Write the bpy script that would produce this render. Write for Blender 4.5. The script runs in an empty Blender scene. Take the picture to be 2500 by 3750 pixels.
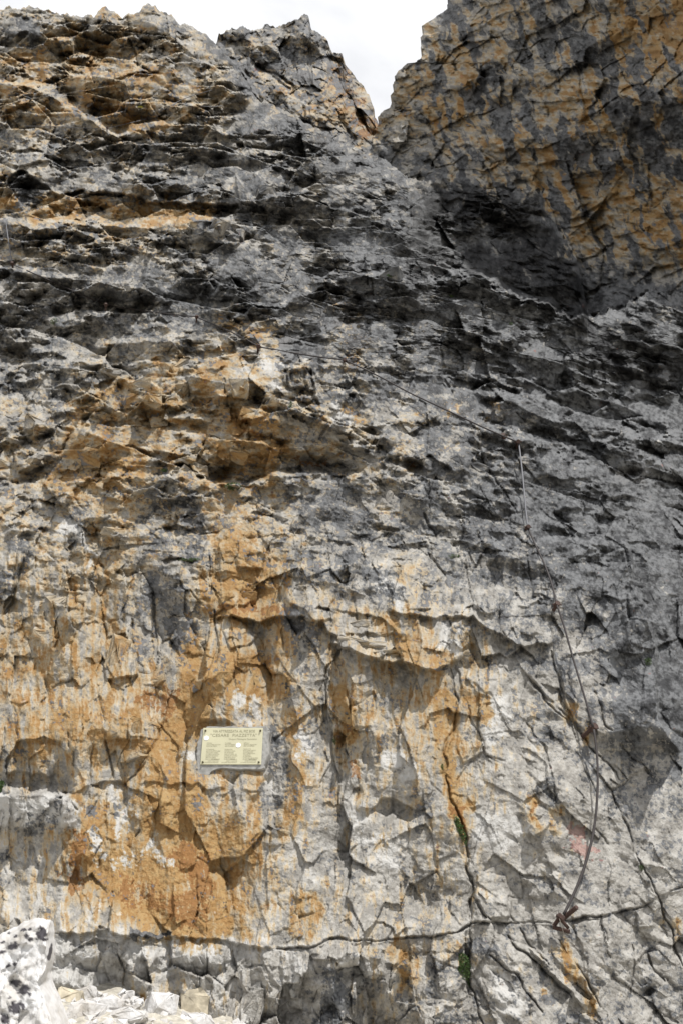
import bpy, bmesh, math, random
import numpy as np
from mathutils import Vector, Matrix
random.seed(5)
S = bpy.context.scene
C = S.collection

# ------------------------------------------------------------------ camera
PITCH = math.radians(30.0); FPX = 2833.0; CAMZ = 1.6
cam = bpy.data.cameras.new('camera'); camo = bpy.data.objects.new('camera', cam); C.objects.link(camo)
camo.location = (0, 0, CAMZ); camo.rotation_euler = (math.pi/2 + PITCH, 0, 0)
cam.sensor_fit = 'VERTICAL'; cam.sensor_height = 24.0; cam.lens = 12.0*FPX/1875.0
cam.clip_start = 0.05; cam.clip_end = 3000
S.camera = camo

# ------------------------------------------------------------------ sky and sun
SUN_EL = math.radians(60); SUN_AZ = math.radians(36)      # azimuth: to the right of straight behind the camera
sund = Vector((math.sin(SUN_AZ)*math.cos(SUN_EL), -math.cos(SUN_AZ)*math.cos(SUN_EL), math.sin(SUN_EL)))
W = bpy.data.worlds.new('World'); S.world = W; W.use_nodes = True
nt = W.node_tree; nt.nodes.clear()
def wn(t, **k):
    n = nt.nodes.new(t)
    for a, b in k.items(): setattr(n, a, b)
    return n
sky = wn('ShaderNodeTexSky', sky_type='NISHITA', sun_disc=False, sun_elevation=SUN_EL, sun_rotation=math.pi-SUN_AZ)
sky.altitude = 2500; sky.air_density = 1.0; sky.dust_density = 1.5
tc = wn('ShaderNodeTexCoord'); mp = wn('ShaderNodeMapping'); mp.inputs['Scale'].default_value = (1, 1, 1.6)
ns = wn('ShaderNodeTexNoise'); ns.inputs['Scale'].default_value = 3.0; ns.inputs['Detail'].default_value = 6; ns.inputs['Distortion'].default_value = .4
cr = wn('ShaderNodeValToRGB'); cr.color_ramp.elements[0].position = .30; cr.color_ramp.elements[1].position = .62
cr.color_ramp.elements[0].color = (.50, .50, .50, 1); cr.color_ramp.elements[1].color = (1, 1, 1, 1)
mx = wn('ShaderNodeMixRGB'); mx.inputs['Color2'].default_value = (10.4, 10.45, 10.6, 1)
bg = wn('ShaderNodeBackground'); bg.inputs['Strength'].default_value = .090
out = wn('ShaderNodeOutputWorld')
L = nt.links.new
L(tc.outputs['Generated'], mp.inputs['Vector']); L(mp.outputs['Vector'], ns.inputs['Vector']); L(ns.outputs['Fac'], cr.inputs['Fac'])
L(cr.outputs['Color'], mx.inputs['Fac']); L(sky.outputs['Color'], mx.inputs['Color1']); L(mx.outputs['Color'], bg.inputs['Color']); L(bg.outputs['Background'], out.inputs['Surface'])
sun = bpy.data.lights.new('sun', 'SUN'); sun.energy = 4.3; sun.angle = math.radians(1.0); sun.color = (1, .98, .945)
suno = bpy.data.objects.new('sun', sun); C.objects.link(suno); suno.location = (6, -8, 20)
suno.rotation_euler = (-sund).to_track_quat('-Z', 'Y').to_euler()
vs = S.view_settings; vs.view_transform = 'Standard'; vs.look = 'None'; vs.exposure = 0.22; vs.gamma = 1; vs.use_curve_mapping = False
S.cycles.max_bounces = 3; S.cycles.diffuse_bounces = 2

# ------------------------------------------------------------------ projection helpers
cp, sp = math.cos(PITCH), math.sin(PITCH)
def ray(px, py):
    a = (px-1250.0)/FPX; b = (1875.0-py)/FPX
    return a, cp - sp*b, sp + cp*b
def world(px, py, Y):
    rx, ry, rz = ray(px, py); k = Y/ry
    return rx*k, Y+0*k, CAMZ + rz*k
def project(x, y, z):
    z = z-CAMZ
    d = y*cp + z*sp; u = -y*sp + z*cp
    return 1250+FPX*x/d, 1875-FPX*u/d

# ------------------------------------------------------------------ numpy noise
f32 = np.float32
def hsh(ix, iy, seed):
    h = ix.astype(np.uint32)*np.uint32(374761393) + iy.astype(np.uint32)*np.uint32(668265263) + np.uint32((seed*1442695041) & 0xffffffff)
    h = (h ^ (h >> np.uint32(13)))*np.uint32(1274126177)
    h = (h ^ (h >> np.uint32(16)))*np.uint32(2246822519)
    return h ^ (h >> np.uint32(15))
def h01(ix, iy, seed): return (hsh(ix, iy, seed) >> np.uint32(8)).astype(f32)*f32(1/0x1000000)
def perlin(x, y, seed):
    x = np.asarray(x, f32); y = np.asarray(y, f32)
    xi = np.floor(x); yi = np.floor(y); fx = x-xi; fy = y-yi
    xi = xi.astype(np.int32); yi = yi.astype(np.int32)
    u = fx*fx*fx*(fx*(fx*6-15)+10); v = fy*fy*fy*(fy*(fy*6-15)+10)
    def g(dx, dy):
        a = h01(xi+dx, yi+dy, seed)*f32(2*math.pi)
        return np.cos(a)*(fx-dx) + np.sin(a)*(fy-dy)
    a = g(0, 0); b = g(1, 0); c = g(0, 1); d = g(1, 1)
    return ((a + u*(b-a)) + v*((c + u*(d-c)) - (a + u*(b-a))))*f32(1.41)
def fbm(x, y, oct, seed, gain=.5, ridged=False):
    s = 0; a = 1.0
    for o in range(oct):
        n = perlin(x*2**o + 17.3*o, y*2**o - 9.1*o, seed+o*7)
        s = s + a*((.45-np.abs(n))*1.6 if ridged else n); a *= gain
    return s
def facets(u, v, seed, freq=.55, rnd=.3):
    """broken rock: every cell is a plane of its own, the tangent plane of a rolling surface at the cell's centre"""
    ui = np.floor(u).astype(np.int32); vi = np.floor(v).astype(np.int32)
    best = np.full(u.shape, 1e9, f32); sec = np.full(u.shape, 1e9, f32); bu = np.zeros(u.shape, f32); bv = np.zeros(u.shape, f32)
    for dx in (-1, 0, 1):
        for dy in (-1, 0, 1):
            cx = ui+dx; cy = vi+dy
            ju = cx+h01(cx, cy, seed)*f32(.85); jv = cy+h01(cx, cy, seed+1)*f32(.85)
            d = (u-ju)**2+(v-jv)**2
            m = d < best
            sec = np.where(m, best, np.minimum(sec, d)); best = np.where(m, d, best); bu = np.where(m, ju, bu); bv = np.where(m, jv, bv)
    e = f32(.25); n0 = perlin(bu*freq, bv*freq, seed+2); nx = perlin((bu+e)*freq, bv*freq, seed+2); ny = perlin(bu*freq, (bv+e)*freq, seed+2)
    r = h01((bu*64).astype(np.int32), (bv*64).astype(np.int32), seed+3)-f32(.5)
    H = n0 + ((nx-n0)*(u-bu) + (ny-n0)*(v-bv))/e*f32(1.25) + r*f32(rnd)
    return H, np.sqrt(sec)-np.sqrt(best), u-bu, v-bv

# ------------------------------------------------------------------ layout rasters, indexed by photograph pixels
Q = 2.5; RX0, RX1, RY0, RY1 = -700, 3200, -900, 4050
RW = int((RX1-RX0)/Q); RH = int((RY1-RY0)/Q)
def pts(s, ox=0, oy=0, sc=1.0):
    return [(ox+sc*float(a.split(',')[0]), oy+sc*float(a.split(',')[1])) for a in s.split()]
def box(x0, x1, y0, y1):
    a = max(0, int((x0-RX0)/Q)); b = min(RW, int((x1-RX0)/Q)+1); c = max(0, int((y0-RY0)/Q)); d = min(RH, int((y1-RY0)/Q)+1)
    X = (RX0+Q*np.arange(a, b, dtype=f32))[None, :]; Y = (RY0+Q*np.arange(c, d, dtype=f32))[:, None]
    return slice(c, d), slice(a, b), X, Y
def sstep(a, b, x):
    t = np.clip((x-a)/(b-a), 0, 1); return t*t*(3-2*t)
def sample(R, px, py):
    x = np.clip((px-RX0)/Q, 0, R.shape[1]-1.001); y = np.clip((py-RY0)/Q, 0, R.shape[0]-1.001)
    xi = x.astype(np.int32); yi = y.astype(np.int32); fx = (x-xi).astype(f32); fy = (y-yi).astype(f32)
    a = R[yi, xi]; b = R[yi, xi+1]; c = R[yi+1, xi]; d = R[yi+1, xi+1]
    return (a*(1-fx)+b*fx)*(1-fy) + (c*(1-fx)+d*fx)*fy
DEP = np.zeros((RH, RW), f32)      # relief in photograph pixels at the local distance: plus = towards the viewer
def polydist(P, X, Y):
    D = np.full(np.broadcast(X, Y).shape, 1e9, f32); T = np.zeros(D.shape, f32); n = len(P)-1
    for i in range(n):
        (x0, y0), (x1, y1) = P[i], P[i+1]; dx = x1-x0; dy = y1-y0; l = dx*dx+dy*dy+1e-9
        t = np.clip(((X-x0)*dx+(Y-y0)*dy)/l, 0, 1)
        d = np.hypot(X-x0-t*dx, Y-y0-t*dy); m = d < D; D = np.where(m, d, D); T = np.where(m, (i+t)/n, T)
    return D, T
def bbox(P, m):
    xs = [p[0] for p in P]; ys = [p[1] for p in P]
    return box(min(xs)-m, max(xs)+m, min(ys)-m, max(ys)+m)
def crack(P, w, d):
    sy, sx, X, Y = bbox(P, w*4); D, T = polydist(P, X, Y)
    ends = np.clip(np.minimum(T, 1-T)*8+.25, 0, 1)
    DEP[sy, sx] -= d*np.exp(-(D/(w*ends+.5))**2)
def lip(P, amp, h, soft=6, taper=50):      # rock above the line stands proud: an overhang with a shadow below
    xs = [p[0] for p in P]; ys = [p[1] for p in P]
    sy, sx, X, Y = box(min(xs), max(xs), min(ys)-4*h, max(ys)+soft*2)
    yl = np.interp(X, xs, ys) + (perlin(X/46, X*0+ys[0]/50, 5)*11 + perlin(X/17, X*0+ys[0]/30, 6)*4); d = Y-yl
    tp = sstep(min(xs), min(xs)+taper, X)*(1-sstep(max(xs)-taper, max(xs), X))*(.75+.5*perlin(X/60, X*0+ys[0]/20, 7))
    DEP[sy, sx] += amp*tp*np.where(d < 0, np.exp(np.minimum(d, 0)/h), np.clip(1-d/soft, 0, 1))
def shelf(P, amp, h, soft=25, taper=60):   # rock below the line stands proud: a ledge one could stand on
    xs = [p[0] for p in P]; ys = [p[1] for p in P]
    sy, sx, X, Y = box(min(xs), max(xs), min(ys)-soft*2, max(ys)+4*h)
    yl = np.interp(X, xs, ys); d = Y-yl
    tp = sstep(min(xs), min(xs)+taper, X)*(1-sstep(max(xs)-taper, max(xs), X))
    DEP[sy, sx] += amp*tp*np.where(d > 0, np.exp(-np.maximum(d, 0)/h), np.clip(1+d/soft, 0, 1))
def vstep(P, amp, h, side, soft=6, taper=40):   # a vertical edge: side=-1 the left side proud, +1 the right side proud
    ys = [p[1] for p in P]; xs = [p[0] for p in P]
    sy, sx, X, Y = box(min(xs)-4*h, max(xs)+4*h, min(ys), max(ys))
    xl = np.interp(Y, ys, xs); d = (X-xl)*side
    tp = sstep(min(ys), min(ys)+taper, Y)*(1-sstep(max(ys)-taper, max(ys), Y))
    DEP[sy, sx] += amp*tp*np.where(d > 0, np.exp(-np.maximum(d, 0)/h), np.clip(1+d/soft, 0, 1))
def blob(x, y, rx, ry, amp, rot=0, p=2.0):
    r = max(rx, ry)*1.8; sy, sx, X, Y = box(x-r, x+r, y-r, y+r)
    c, s = math.cos(math.radians(rot)), math.sin(math.radians(rot))
    u = ((X-x)*c+(Y-y)*s)/rx; v = (-(X-x)*s+(Y-y)*c)/ry
    DEP[sy, sx] += amp*np.exp(-(u*u+v*v)**(p/2)*1.4)
def poly(P, amp, gx=0, gy=0, soft=5):        # a flat block face: convex outline, tilted plane
    cx = sum(p[0] for p in P)/len(P); cy = sum(p[1] for p in P)/len(P)
    sy, sx, X, Y = bbox(P, soft); ins = np.full(np.broadcast(X, Y).shape, 1e9, f32)
    n = len(P); ar = sum(P[i][0]*P[(i+1) % n][1]-P[(i+1) % n][0]*P[i][1] for i in range(n)); sg = 1 if ar > 0 else -1
    for i in range(n):
        (x0, y0), (x1, y1) = P[i], P[(i+1) % n]; l = math.hypot(x1-x0, y1-y0)
        ins = np.minimum(ins, sg*((x1-x0)*(Y-y0)-(y1-y0)*(X-x0))/l)
    DEP[sy, sx] += np.clip(ins/soft+.5, 0, 1)*(amp + gx*(X-cx) + gy*(Y-cy))

# --- tiles in which the relief was traced
A1 = (0, 0, .797); A2 = (1250, 0, .797); A3 = (0, 940, .797); A4 = (1250, 940, .797); A5 = (0, 1880, .797); A6 = (1250, 1880, .797)
T1 = (0, 2500, .532); T2 = (834, 2500, .532); T3 = (1668, 2500, .5306); T4 = (834, 3125, .532); T5 = (1668, 3125, .5306)
#@RELIEF
CR = [  # tile, points, half width, depth
 (T4, '340,668 450,650 580,645 670,605 790,585 860,600 1050,605 1200,590 1290,580 1400,565 1568,548', 7, 50),
 (T5, '0,550 100,510 110,490 240,492 380,485', 9, 60), (T5, '380,488 520,480 660,490', 4, 22),
 (T5, '740,472 900,440 1040,430 1180,395 1280,380', 7, 50), (T5, '1280,380 1390,290 1568,230', 5, 30),
 (T5, '70,100 120,180 130,300 190,430 240,465', 5, 40), (T5, '95,300 105,400 100,490', 6, 45),
 (T5, '100,510 95,690 60,800 110,960 160,1100 200,1178', 6, 45), (T5, '240,700 330,780 420,850 480,960 600,1100', 7, 40),
 (T5, '350,560 430,660 500,710 590,790 700,900 800,1000', 8, 50), (T5, '430,520 520,640 640,760', 6, 32),
 (T5, '1220,640 1225,850 1190,1010', 4, 25), (T5, '1390,290 1430,420 1490,520 1500,650 1568,780', 6, 45), (T5, '1240,0 1290,110 1350,200 1390,290', 5, 35),
 (T5, '1330,700 1370,800 1430,880', 9, 50), (T5, '700,590 780,720 880,850 960,960 1000,1070', 5, 25),
 (T5, '1040,680 1060,720', 4, 25), (T5, '1010,500 1040,560 1045,620', 4, 18), (T5, '600,200 620,320 610,480', 3, 15),
 (T5, '450,120 465,260 440,320 350,300 360,400 400,470', 3, 18),
 (A6, '500,720 530,850 520,950 470,1100 480,1180', 8, 45), ((1250, 2820, .797), '480,20 490,130 530,210 570,300 580,380 575,460 605,540 590,600 580,690', 8, 55),
 (T2, '660,0 690,180 725,280 735,440 730,540 760,680 760,830', 5, 38), (T2, '850,160 930,130 1000,80', 4, 22),
 (T2, '885,640 900,740 880,840', 4, 20), (T2, '1360,600 1390,700 1480,780', 3, 15), (T2, '560,90 570,200 565,330', 4, 15),
 (T1, '870,690 940,620 990,545 1040,450 1100,360 1140,180 1190,60', 6, 35), (T1, '730,400 760,560 780,660', 6, 40),
 (T1, '740,760 730,900 735,1060', 4, 22), (T1, '490,770 490,820 540,880', 5, 25), (T1, '960,1010 930,1080', 6, 30),
 (T1, '500,470 520,580', 6, 30), (T1, '30,300 20,450 0,600', 5, 30), (T1, '470,340 470,440', 6, 35), (T1, '640,430 620,640', 5, 25),
 (T3, '540,0 610,100 740,210 860,340 950,470 1040,540 1120,660', 7, 40), (T3, '720,20 760,150 800,260 870,340', 8, 45),
 (T3, '1120,430 1200,500 1280,570 1330,640', 6, 30), (T3, '960,60 1010,170 1030,290 1080,320', 8, 40),
 (T3, '490,270 530,340 600,440 640,560 690,700 690,840', 7, 32), (T3, '840,490 900,640 970,750', 5, 28),
 (T3, '1080,770 1130,900 1180,1000 1220,1178', 5, 28), (T3, '950,1010 1020,1060 1050,1110', 5, 22), (T3, '690,860 740,930 770,1010', 4, 22),
 (T3, '70,130 100,250 170,360 200,500', 4, 22), (T3, '1340,290 1370,350 1420,400', 4, 20), (T3, '200,500 350,560', 4, 18),
 (A5, '960,200 970,350 990,480 1000,600 990,690', 8, 60), (A5, '100,240 60,380 30,460', 7, 40), (A5, '240,420 280,560 250,620', 6, 30),
 (A5, '0,490 60,400', 6, 30), (A5, '600,480 620,650 600,780', 7, 30), (A5, '700,340 720,560 720,700', 7, 35), (A5, '380,100 400,250', 6, 30),
 (A6, '860,60 850,150 860,230 870,310', 5, 35), (A6, '380,0 400,60 440,110', 7, 45), (A6, '400,180 450,260 480,300', 6, 35), (A6, '960,640 1000,760 1010,880', 8, 40),
 (A6, '840,730 900,810 950,880 1010,930 1070,990', 8, 45), (A6, '1220,350 1250,330 1270,390', 6, 30),
 (A3, '270,780 330,800 290,890 250,900', 12, 60), (A3, '1430,520 1440,640 1470,700', 12, 70), (A3, '1030,560 1050,700', 7, 40), (A3, '820,460 860,580 880,700', 7, 30),
 (A4, '690,980 740,1080 800,1170', 7, 40), (A4, '630,850 650,960 700,1010', 9, 50), (A4, '390,970 400,1170', 7, 30),
 (A4, '800,720 840,760 960,800', 6, 30), (A4, '1230,800 1300,780 1400,800', 9, 45), (A4, '450,380 470,560 520,640', 7, 35),
 (A1, '580,160 620,240 650,310', 10, 70), (A1, '620,280 700,330', 8, 60), (A1, '400,290 440,380', 7, 40), (A1, '1180,300 1290,360 1350,400', 9, 60), (A1, '1250,350 1340,420', 8, 50),
 (A2, '330,470 400,560 440,640', 10, 45), (A2, '1280,430 1360,500 1430,520', 10, 40), (A2, '640,690 740,760 800,690', 8, 35),
]
LP = [  # tile, points, amp, height, soft
 (T4, '300,668 450,650 580,645 670,605 790,585 860,600 1050,605 1200,590 1290,580 1400,565 1568,548', 26, 70, 5),
 (T5, '80,495 240,490 400,485', 45, 90, 5), (T5, '740,472 900,440 1040,430 1180,395 1290,378', 30, 80, 5), (T5, '1290,378 1390,290 1568,230', 30, 60, 5),
 ((0, 2820, .797), '230,745 400,742 500,740 620,760 820,775 950,770 1100,800 1280,830', 50, 120, 6), ((0, 2820, .797), '640,915 830,910 1000,890 1080,865', 22, 40, 5),
 (T1, '0,640 130,605 250,625 340,645 410,600', 60, 110, 8), (T1, '400,765 500,755 620,700 760,670 880,690', 40, 90, 6),
 (T1, '790,545 910,512 1000,545', 30, 60, 5), (T1, '730,385 820,405 880,290', 28, 50, 5), (T1, '940,680 1100,695 1170,690 1270,700 1380,690 1440,745 1568,725', 26, 80, 5),
 (T1, '1210,525 1310,532', 26, 40, 5), (T1, '480,380 560,400 600,380', 25, 40, 6), (T1, '640,430 740,385', 22, 40, 6),
 (T1, '60,390 200,400 370,380', 25, 40, 8), (T1, '20,130 150,140 250,80', 30, 60, 8),
 (T2, '860,870 960,860 1090,800 1200,812 1290,862 1380,850', 55, 110, 8), (T2, '0,742 60,742 104,742', 20, 60, 4), (T2, '104,836 140,840 175,836', 20, 50, 4),
 (T2, '1310,440 1340,452 1390,450', 18, 40, 5), (T2, '210,1080 300,1110 400,1100', 20, 50, 5), (T2, '660,345 740,360', 22, 40, 5),
 (T3, '400,480 480,522 605,545', 24, 60, 4), (T3, '230,632 330,645 370,560', 22, 50, 4), (T3, '50,852 130,855 225,850', 18, 50, 5), (T3, '440,1052 600,1030 640,980 690,950', 50, 110, 7),
 (T3, '560,820 640,860 690,845', 26, 60, 5), (T3, '110,55 180,75 300,120', 22, 40, 5),
 (A5, '970,478 1070,475 1200,490 1340,470 1400,470 1480,500 1568,575', 130, 110, 9), (A5, '1000,415 1120,425 1200,420', 22, 30, 5), (A5, '980,260 1090,270 1150,260', 30, 60, 6),
 (A5, '460,105 560,110 600,90', 35, 50, 6), (A5, '200,440 300,420 380,440', 40, 70, 6), (A5, '480,760 560,780 620,760', 30, 60, 6), (A5, '650,790 720,780 780,800', 28, 50, 6),
 (A5, '0,800 60,830 100,790', 40, 60, 6), (A5, '880,590 940,620 1000,600', 25, 40, 6), (A5, '570,260 700,270 850,280', 35, 70, 6), (A5, '1150,850 1210,880 1250,850', 25, 40, 6),
 (A5, '1280,400 1360,420 1440,480 1568,480', 40, 70, 6),
 (A6, '200,440 280,460 400,470 600,470 650,520 760,590 830,605 940,600 1000,570', 95, 90, 7), (A6, '0,455 120,460 200,490 280,570', 40, 50, 6), (A6, '60,612 160,615 240,610', 25, 20, 4), (A6, '0,540 100,550 280,545', 26, 25, 4),
 (A6, '-60,600 60,630 120,665 330,690 420,720 500,690 570,640', 150, 110, 8), (A6, '800,545 900,550 940,560', 26, 30, 4), (A6, '780,420 900,410 960,400', 24, 30, 5), (A6, '570,770 640,800 720,850', 28, 60, 5),
 (A6, '1000,660 1100,650 1180,610 1260,640', 26, 50, 5), (A6, '1250,600 1330,650 1430,630', 50, 50, 5), (A6, '490,200 620,140 690,100', 24, 30, 5), (A6, '300,330 420,360 520,350', 24, 40, 5),
 (A6, '1320,200 1360,180 1430,250', 28, 40, 6), (A6, '1080,140 1140,130 1200,90', 28, 40, 6), (A6, '560,400 640,450 720,500', 26, 30, 5), (A6, '980,340 1100,350 1260,360', 18, 40, 5),
 (A3, '320,1005 500,1015 600,990', 60, 60, 7), (A3, '690,935 780,950 850,950 960,1025 1100,1042 1180,990', 95, 110, 9), (A3, '1240,990 1340,970 1440,960 1530,985', 70, 70, 8),
 (A3, '540,685 640,700 745,680 800,690 880,700', 50, 70, 6), (A3, '590,790 700,780 780,800', 40, 40, 6), (A3, '1085,765 1150,760 1220,735', 45, 60, 6), (A3, '440,740 540,760 600,770', 30, 40, 6),
 (A3, '500,850 640,880 720,880 860,910', 45, 60, 7), (A3, '100,830 180,860 230,900', 50, 60, 6), (A3, '60,980 140,990 200,960', 45, 50, 6), (A3, '20,760 100,750', 40, 40, 6), (A3, '330,740 380,740', 40, 40, 6),
 (A3, '360,215 500,245 640,215 800,200 900,185', 55, 90, 8), (A3, '930,200 1010,190 1220,235 1400,225 1460,150 1568,160', 60, 90, 8), (A3, '0,60 180,100 300,85', 50, 50, 8), (A3, '180,290 300,320 420,300', 40, 50, 7),
 (A3, '120,440 250,440 400,490 560,490 740,465', 45, 40, 7), (A3, '400,590 520,560 620,600', 34, 40, 6), (A3, '920,520 1000,510 1060,480', 40, 40, 6), (A3, '1290,560 1330,610 1400,640', 50, 40, 6),
 (A4, '0,130 130,210 250,230 440,270', 80, 110, 9), (A4, '430,110 540,130 640,130 770,165', 40, 40, 7), (A4, '440,390 560,380 680,350', 60, 80, 8), (A4, '840,480 920,490', 30, 30, 5), (A4, '690,400 780,450 920,460', 40, 40, 7),
 (A4, '470,290 560,330 680,340 760,370', 45, 60, 7), (A4, '240,910 320,940 400,910 470,960 600,1000', 60, 60, 7), (A4, '0,770 120,790 260,760 380,770', 36, 50, 6), (A4, '640,880 740,890 860,900', 45, 40, 6),
 (A4, '600,960 700,980 800,1000', 40, 40, 6), (A4, '1090,850 1200,870 1300,800 1568,830', 40, 50, 7), (A4, '1230,960 1340,1030 1430,990', 60, 60, 7), (A4, '880,570 960,640 1060,660', 60, 60, 8),
 (A4, '980,640 1150,600 1300,640 1420,680', 40, 50, 7), (A4, '1200,340 1340,400 1568,420', 70, 60, 8), (A4, '1240,480 1400,560 1568,620', 60, 50, 8), (A4, '460,600 560,610 680,600 780,640', 34, 36, 6),
 (A4, '100,780 200,800', 30, 30, 5), (A4, '880,1000 1000,1020 1160,1010', 40, 50, 7), (A4, '370,800 430,802', 22, 20, 4), (A4, '1150,320 1250,290', 40, 40, 6),
 (A1, '0,800 110,785 190,840 280,885 400,880 560,882 700,920 860,940 960,940 1180,945', 130, 110, 10), (A1, '0,345 60,360 120,330', 60, 60, 8), (A1, '160,440 270,440 330,480', 60, 60, 8),
 (A1, '580,325 680,330 760,300', 50, 60, 8), (A1, '330,540 440,560 560,630', 40, 30, 8), (A1, '0,760 150,750 300,720', 50, 50, 8), (A1, '720,860 850,880 960,870', 60, 50, 8), (A1, '820,590 950,600 1100,620', 50, 60, 8),
 (A1, '0,660 150,690 300,720 420,740', 50, 40, 8), (A1, '380,90 430,150 560,120', 50, 60, 8), (A1, '0,150 120,140 220,200', 60, 80, 8), (A1, '640,130 780,160 900,260', 50, 60, 8), (A1, '900,1000 960,1010 1080,1000', 70, 70, 8),
 (A1, '1180,900 1260,1000 1330,1000', 70, 80, 8), (A1, '940,1100 1040,1120 1160,1090', 60, 50, 8), (A1, '400,1090 480,1150 540,1140', 50, 50, 8), (A1, '1330,900 1450,930 1568,950', 50, 50, 8),
 (A1, '440,390 600,340 740,330', 40, 50, 8), (A1, '820,570 900,530 1010,490', 50, 60, 8),
 (A2, '500,190 570,160 640,170', 60, 60, 9), (A2, '560,480 640,340 700,300', 45, 60, 9), (A2, '1060,575 1180,500 1280,430 1400,470 1568,490', 70, 90, 10), (A2, '640,690 800,690 830,745 1010,740 1130,775', 45, 60, 9),
 (A2, '540,180 700,80 900,20', 30, 50, 8), (A2, '700,830 800,870 940,890', 60, 70, 10), (A2, '950,960 1060,1000 1200,930 1300,850', 50, 60, 9), (A2, '430,660 560,650 640,690', 34, 50, 9),
 (A2, '230,950 420,910 600,920 760,940 900,980', 45, 60, 10), (A2, '480,1080 700,1040 900,1030', 40, 60, 10),
]
SH = [  # ledges
 (T1, '-60,768 280,762 505,770', 75, 130, 40), (T1, '965,325 1040,300 1115,280', 30, 40, 10), (A5, '640,235 760,240 860,225 960,240', 30, 60, 12), (T4, '1300,1030 1420,1015 1568,1030', 26, 60, 10),
 (A1, '0,1010 100,1030 200,1045 330,1020 420,1005 560,1045 720,1030 900,1010 1010,1005', 90, 90, 25), (A1, '0,370 120,385 240,440 340,490 460,580 540,622 640,590 760,560', 70, 80, 25),
 (A4, '430,95 540,80 640,90 760,160 860,205 960,220 1000,260 1130,270 1300,215 1400,150 1568,165', 110, 90, 25), (A3, '0,50 200,90 380,95', 60, 60, 20), (A3, '240,300 420,270 560,250', 40, 50, 20),
 (A3, '400,420 560,400 760,380 900,360', 40, 50, 20), (A3, '880,1010 960,1030 1130,1050 1250,1000 1400,990 1568,1000', 60, 60, 18), (A3, '300,1030 480,1010 600,1000', 50, 50, 15), (A4, '1100,740 1250,800 1400,830 1568,830', 40, 50, 20),
 (A4, '600,780 760,840 900,850', 40, 50, 15), (A4, '0,30 130,90 300,80', 50, 50, 20),
]
VS = [  # upright edges: tile, points, amp, reach, proud side
 (T3, '1340,60 1385,180 1420,300 1470,380 1560,490', 150, 140, -1), (A6, '1290,100 1340,220 1330,330 1400,460 1440,640 1440,850 1450,950 1520,1050', 120, 160, -1),
 (T2, '272,300 278,400 272,500 250,620 190,830', 22, 70, -1), (T5, '0,600 100,600 100,690 110,960', 18, 60, 1), (T4, '505,700 512,850 505,980', 28, 60, -1), (T4, '1000,650 1060,760 1085,880 1070,1010', 32, 60, -1), (T4, '870,830 880,950 870,1100', 26, 60, -1),
 (A5, '375,40 395,150 400,250 390,380', 45, 120, -1), (A5, '965,200 972,350 992,480', 30, 60, -1), (A1, '1040,250 1140,360 1200,480', 60, 80, -1), (T5, '500,640 640,800 800,960 900,1100', 40, 60, 1), (T5, '640,560 780,720 900,900 1000,1070', 24, 50, -1),
 (A6, '540,700 560,800 540,850', 24, 60, 1), (A6, '830,640 880,740 960,860 1040,960', 34, 80, -1), (T2, '690,120 705,260 730,370', 20, 40, 1), (T2, '830,60 855,250 845,370', 20, 60, -1),
 (A4, '0,500 60,600 110,700', 30, 60, -1), (A3, '1430,480 1440,560 1470,690', 45, 60, -1), (A6, '640,0 720,60 760,120', 40, 60, -1),
]
BL = [  # hollows and bulges: x, y, rx, ry, amp, rot
 (558, 2580, 52, 62, -40, 0, 3), (797, 1729, 85, 38, -120, -10, 2), (1116, 1692, 90, 26, -70, -8, 2), (1512, 1703, 36, 26, -90, 15, 3), (2290, 1735, 60, 30, -70, 10, 2), (1075, 1380, 34, 42, -60, 0, 2),
 (263, 367, 40, 34, -130, 40, 2), (90, 700, 60, 60, -70, 0, 2), (400, 1110, 40, 30, -80, 20, 2), (215, 1140, 30, 26, -60, 0, 2), (1704, 140, 60, 40, -80, -30, 2), (1750, 330, 40, 80, -50, 40, 2),
 (1800, 850, 260, 140, -50, 15, 2), (1460, 2960, 110, 60, -45, 0, 2), (2374, 3634, 30, 22, -60, -40, 2), (2150, 300, 120, 160, 60, 30, 2), (2380, 120, 160, 200, -60, 20, 2), (2250, 620, 240, 120, 70, 30, 2),
 (1400, 1020, 200, 90, 110, 15, 2), (1000, 1000, 180, 110, 110, 0, 2), (760, 850, 90, 70, 110, 0, 2), (1010, 720, 90, 60, 80, 30, 2), (560, 650, 180, 60, 70, 5, 2), (900, 1450, 130, 130, 70, 0, 2),
 (560, 1400, 120, 90, 70, 20, 2), (300, 1620, 160, 90, 60, 0, 2), (250, 2020, 130, 170, 60, 0, 2), (650, 2080, 140, 150, 60, 0, 2), (1250, 2100, 160, 110, 70, 0, 2), (1000, 1900, 150, 110, 50, 0, 2), (420, 2300, 160, 260, -60, 0, 2),
 (1100, 2620, 110, 320, 26, 0, 2), (420, 3150, 300, 180, -30, 0, 2), (140, 3000, 140, 80, 40, 0, 2), (2100, 2900, 260, 260, 50, 30, 2), (1980, 3200, 160, 150, 30, 0, 2), (1390, 3600, 60, 130, 50, 0, 2), (1150, 3560, 70, 80, 30, 0, 2), (1290, 3650, 40, 90, -40, 0, 2),
 (160, 120, 140, 60, 70, 20, 2), (330, 190, 200, 90, -70, 20, 2), (560, 90, 60, 70, 70, 0, 2), (700, 200, 120, 80, 70, 40, 2), (330, 3560, 130, 60, -25, 0, 2), (240, 3600, 90, 45, 40, 10, 3), (660, 3500, 150, 40, 25, 0, 2),
 (880, 120, 60, 40, 50, 0, 2), (1090, 110, 60, 70, 70, 20, 2), (1220, 350, 60, 120, 40, -30, 2), (980, 250, 60, 60, -60, 30, 2), (1290, 260, 30, 120, 40, -20, 2), (1330, 420, 24, 90, 40, -20, 2),
]
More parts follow.
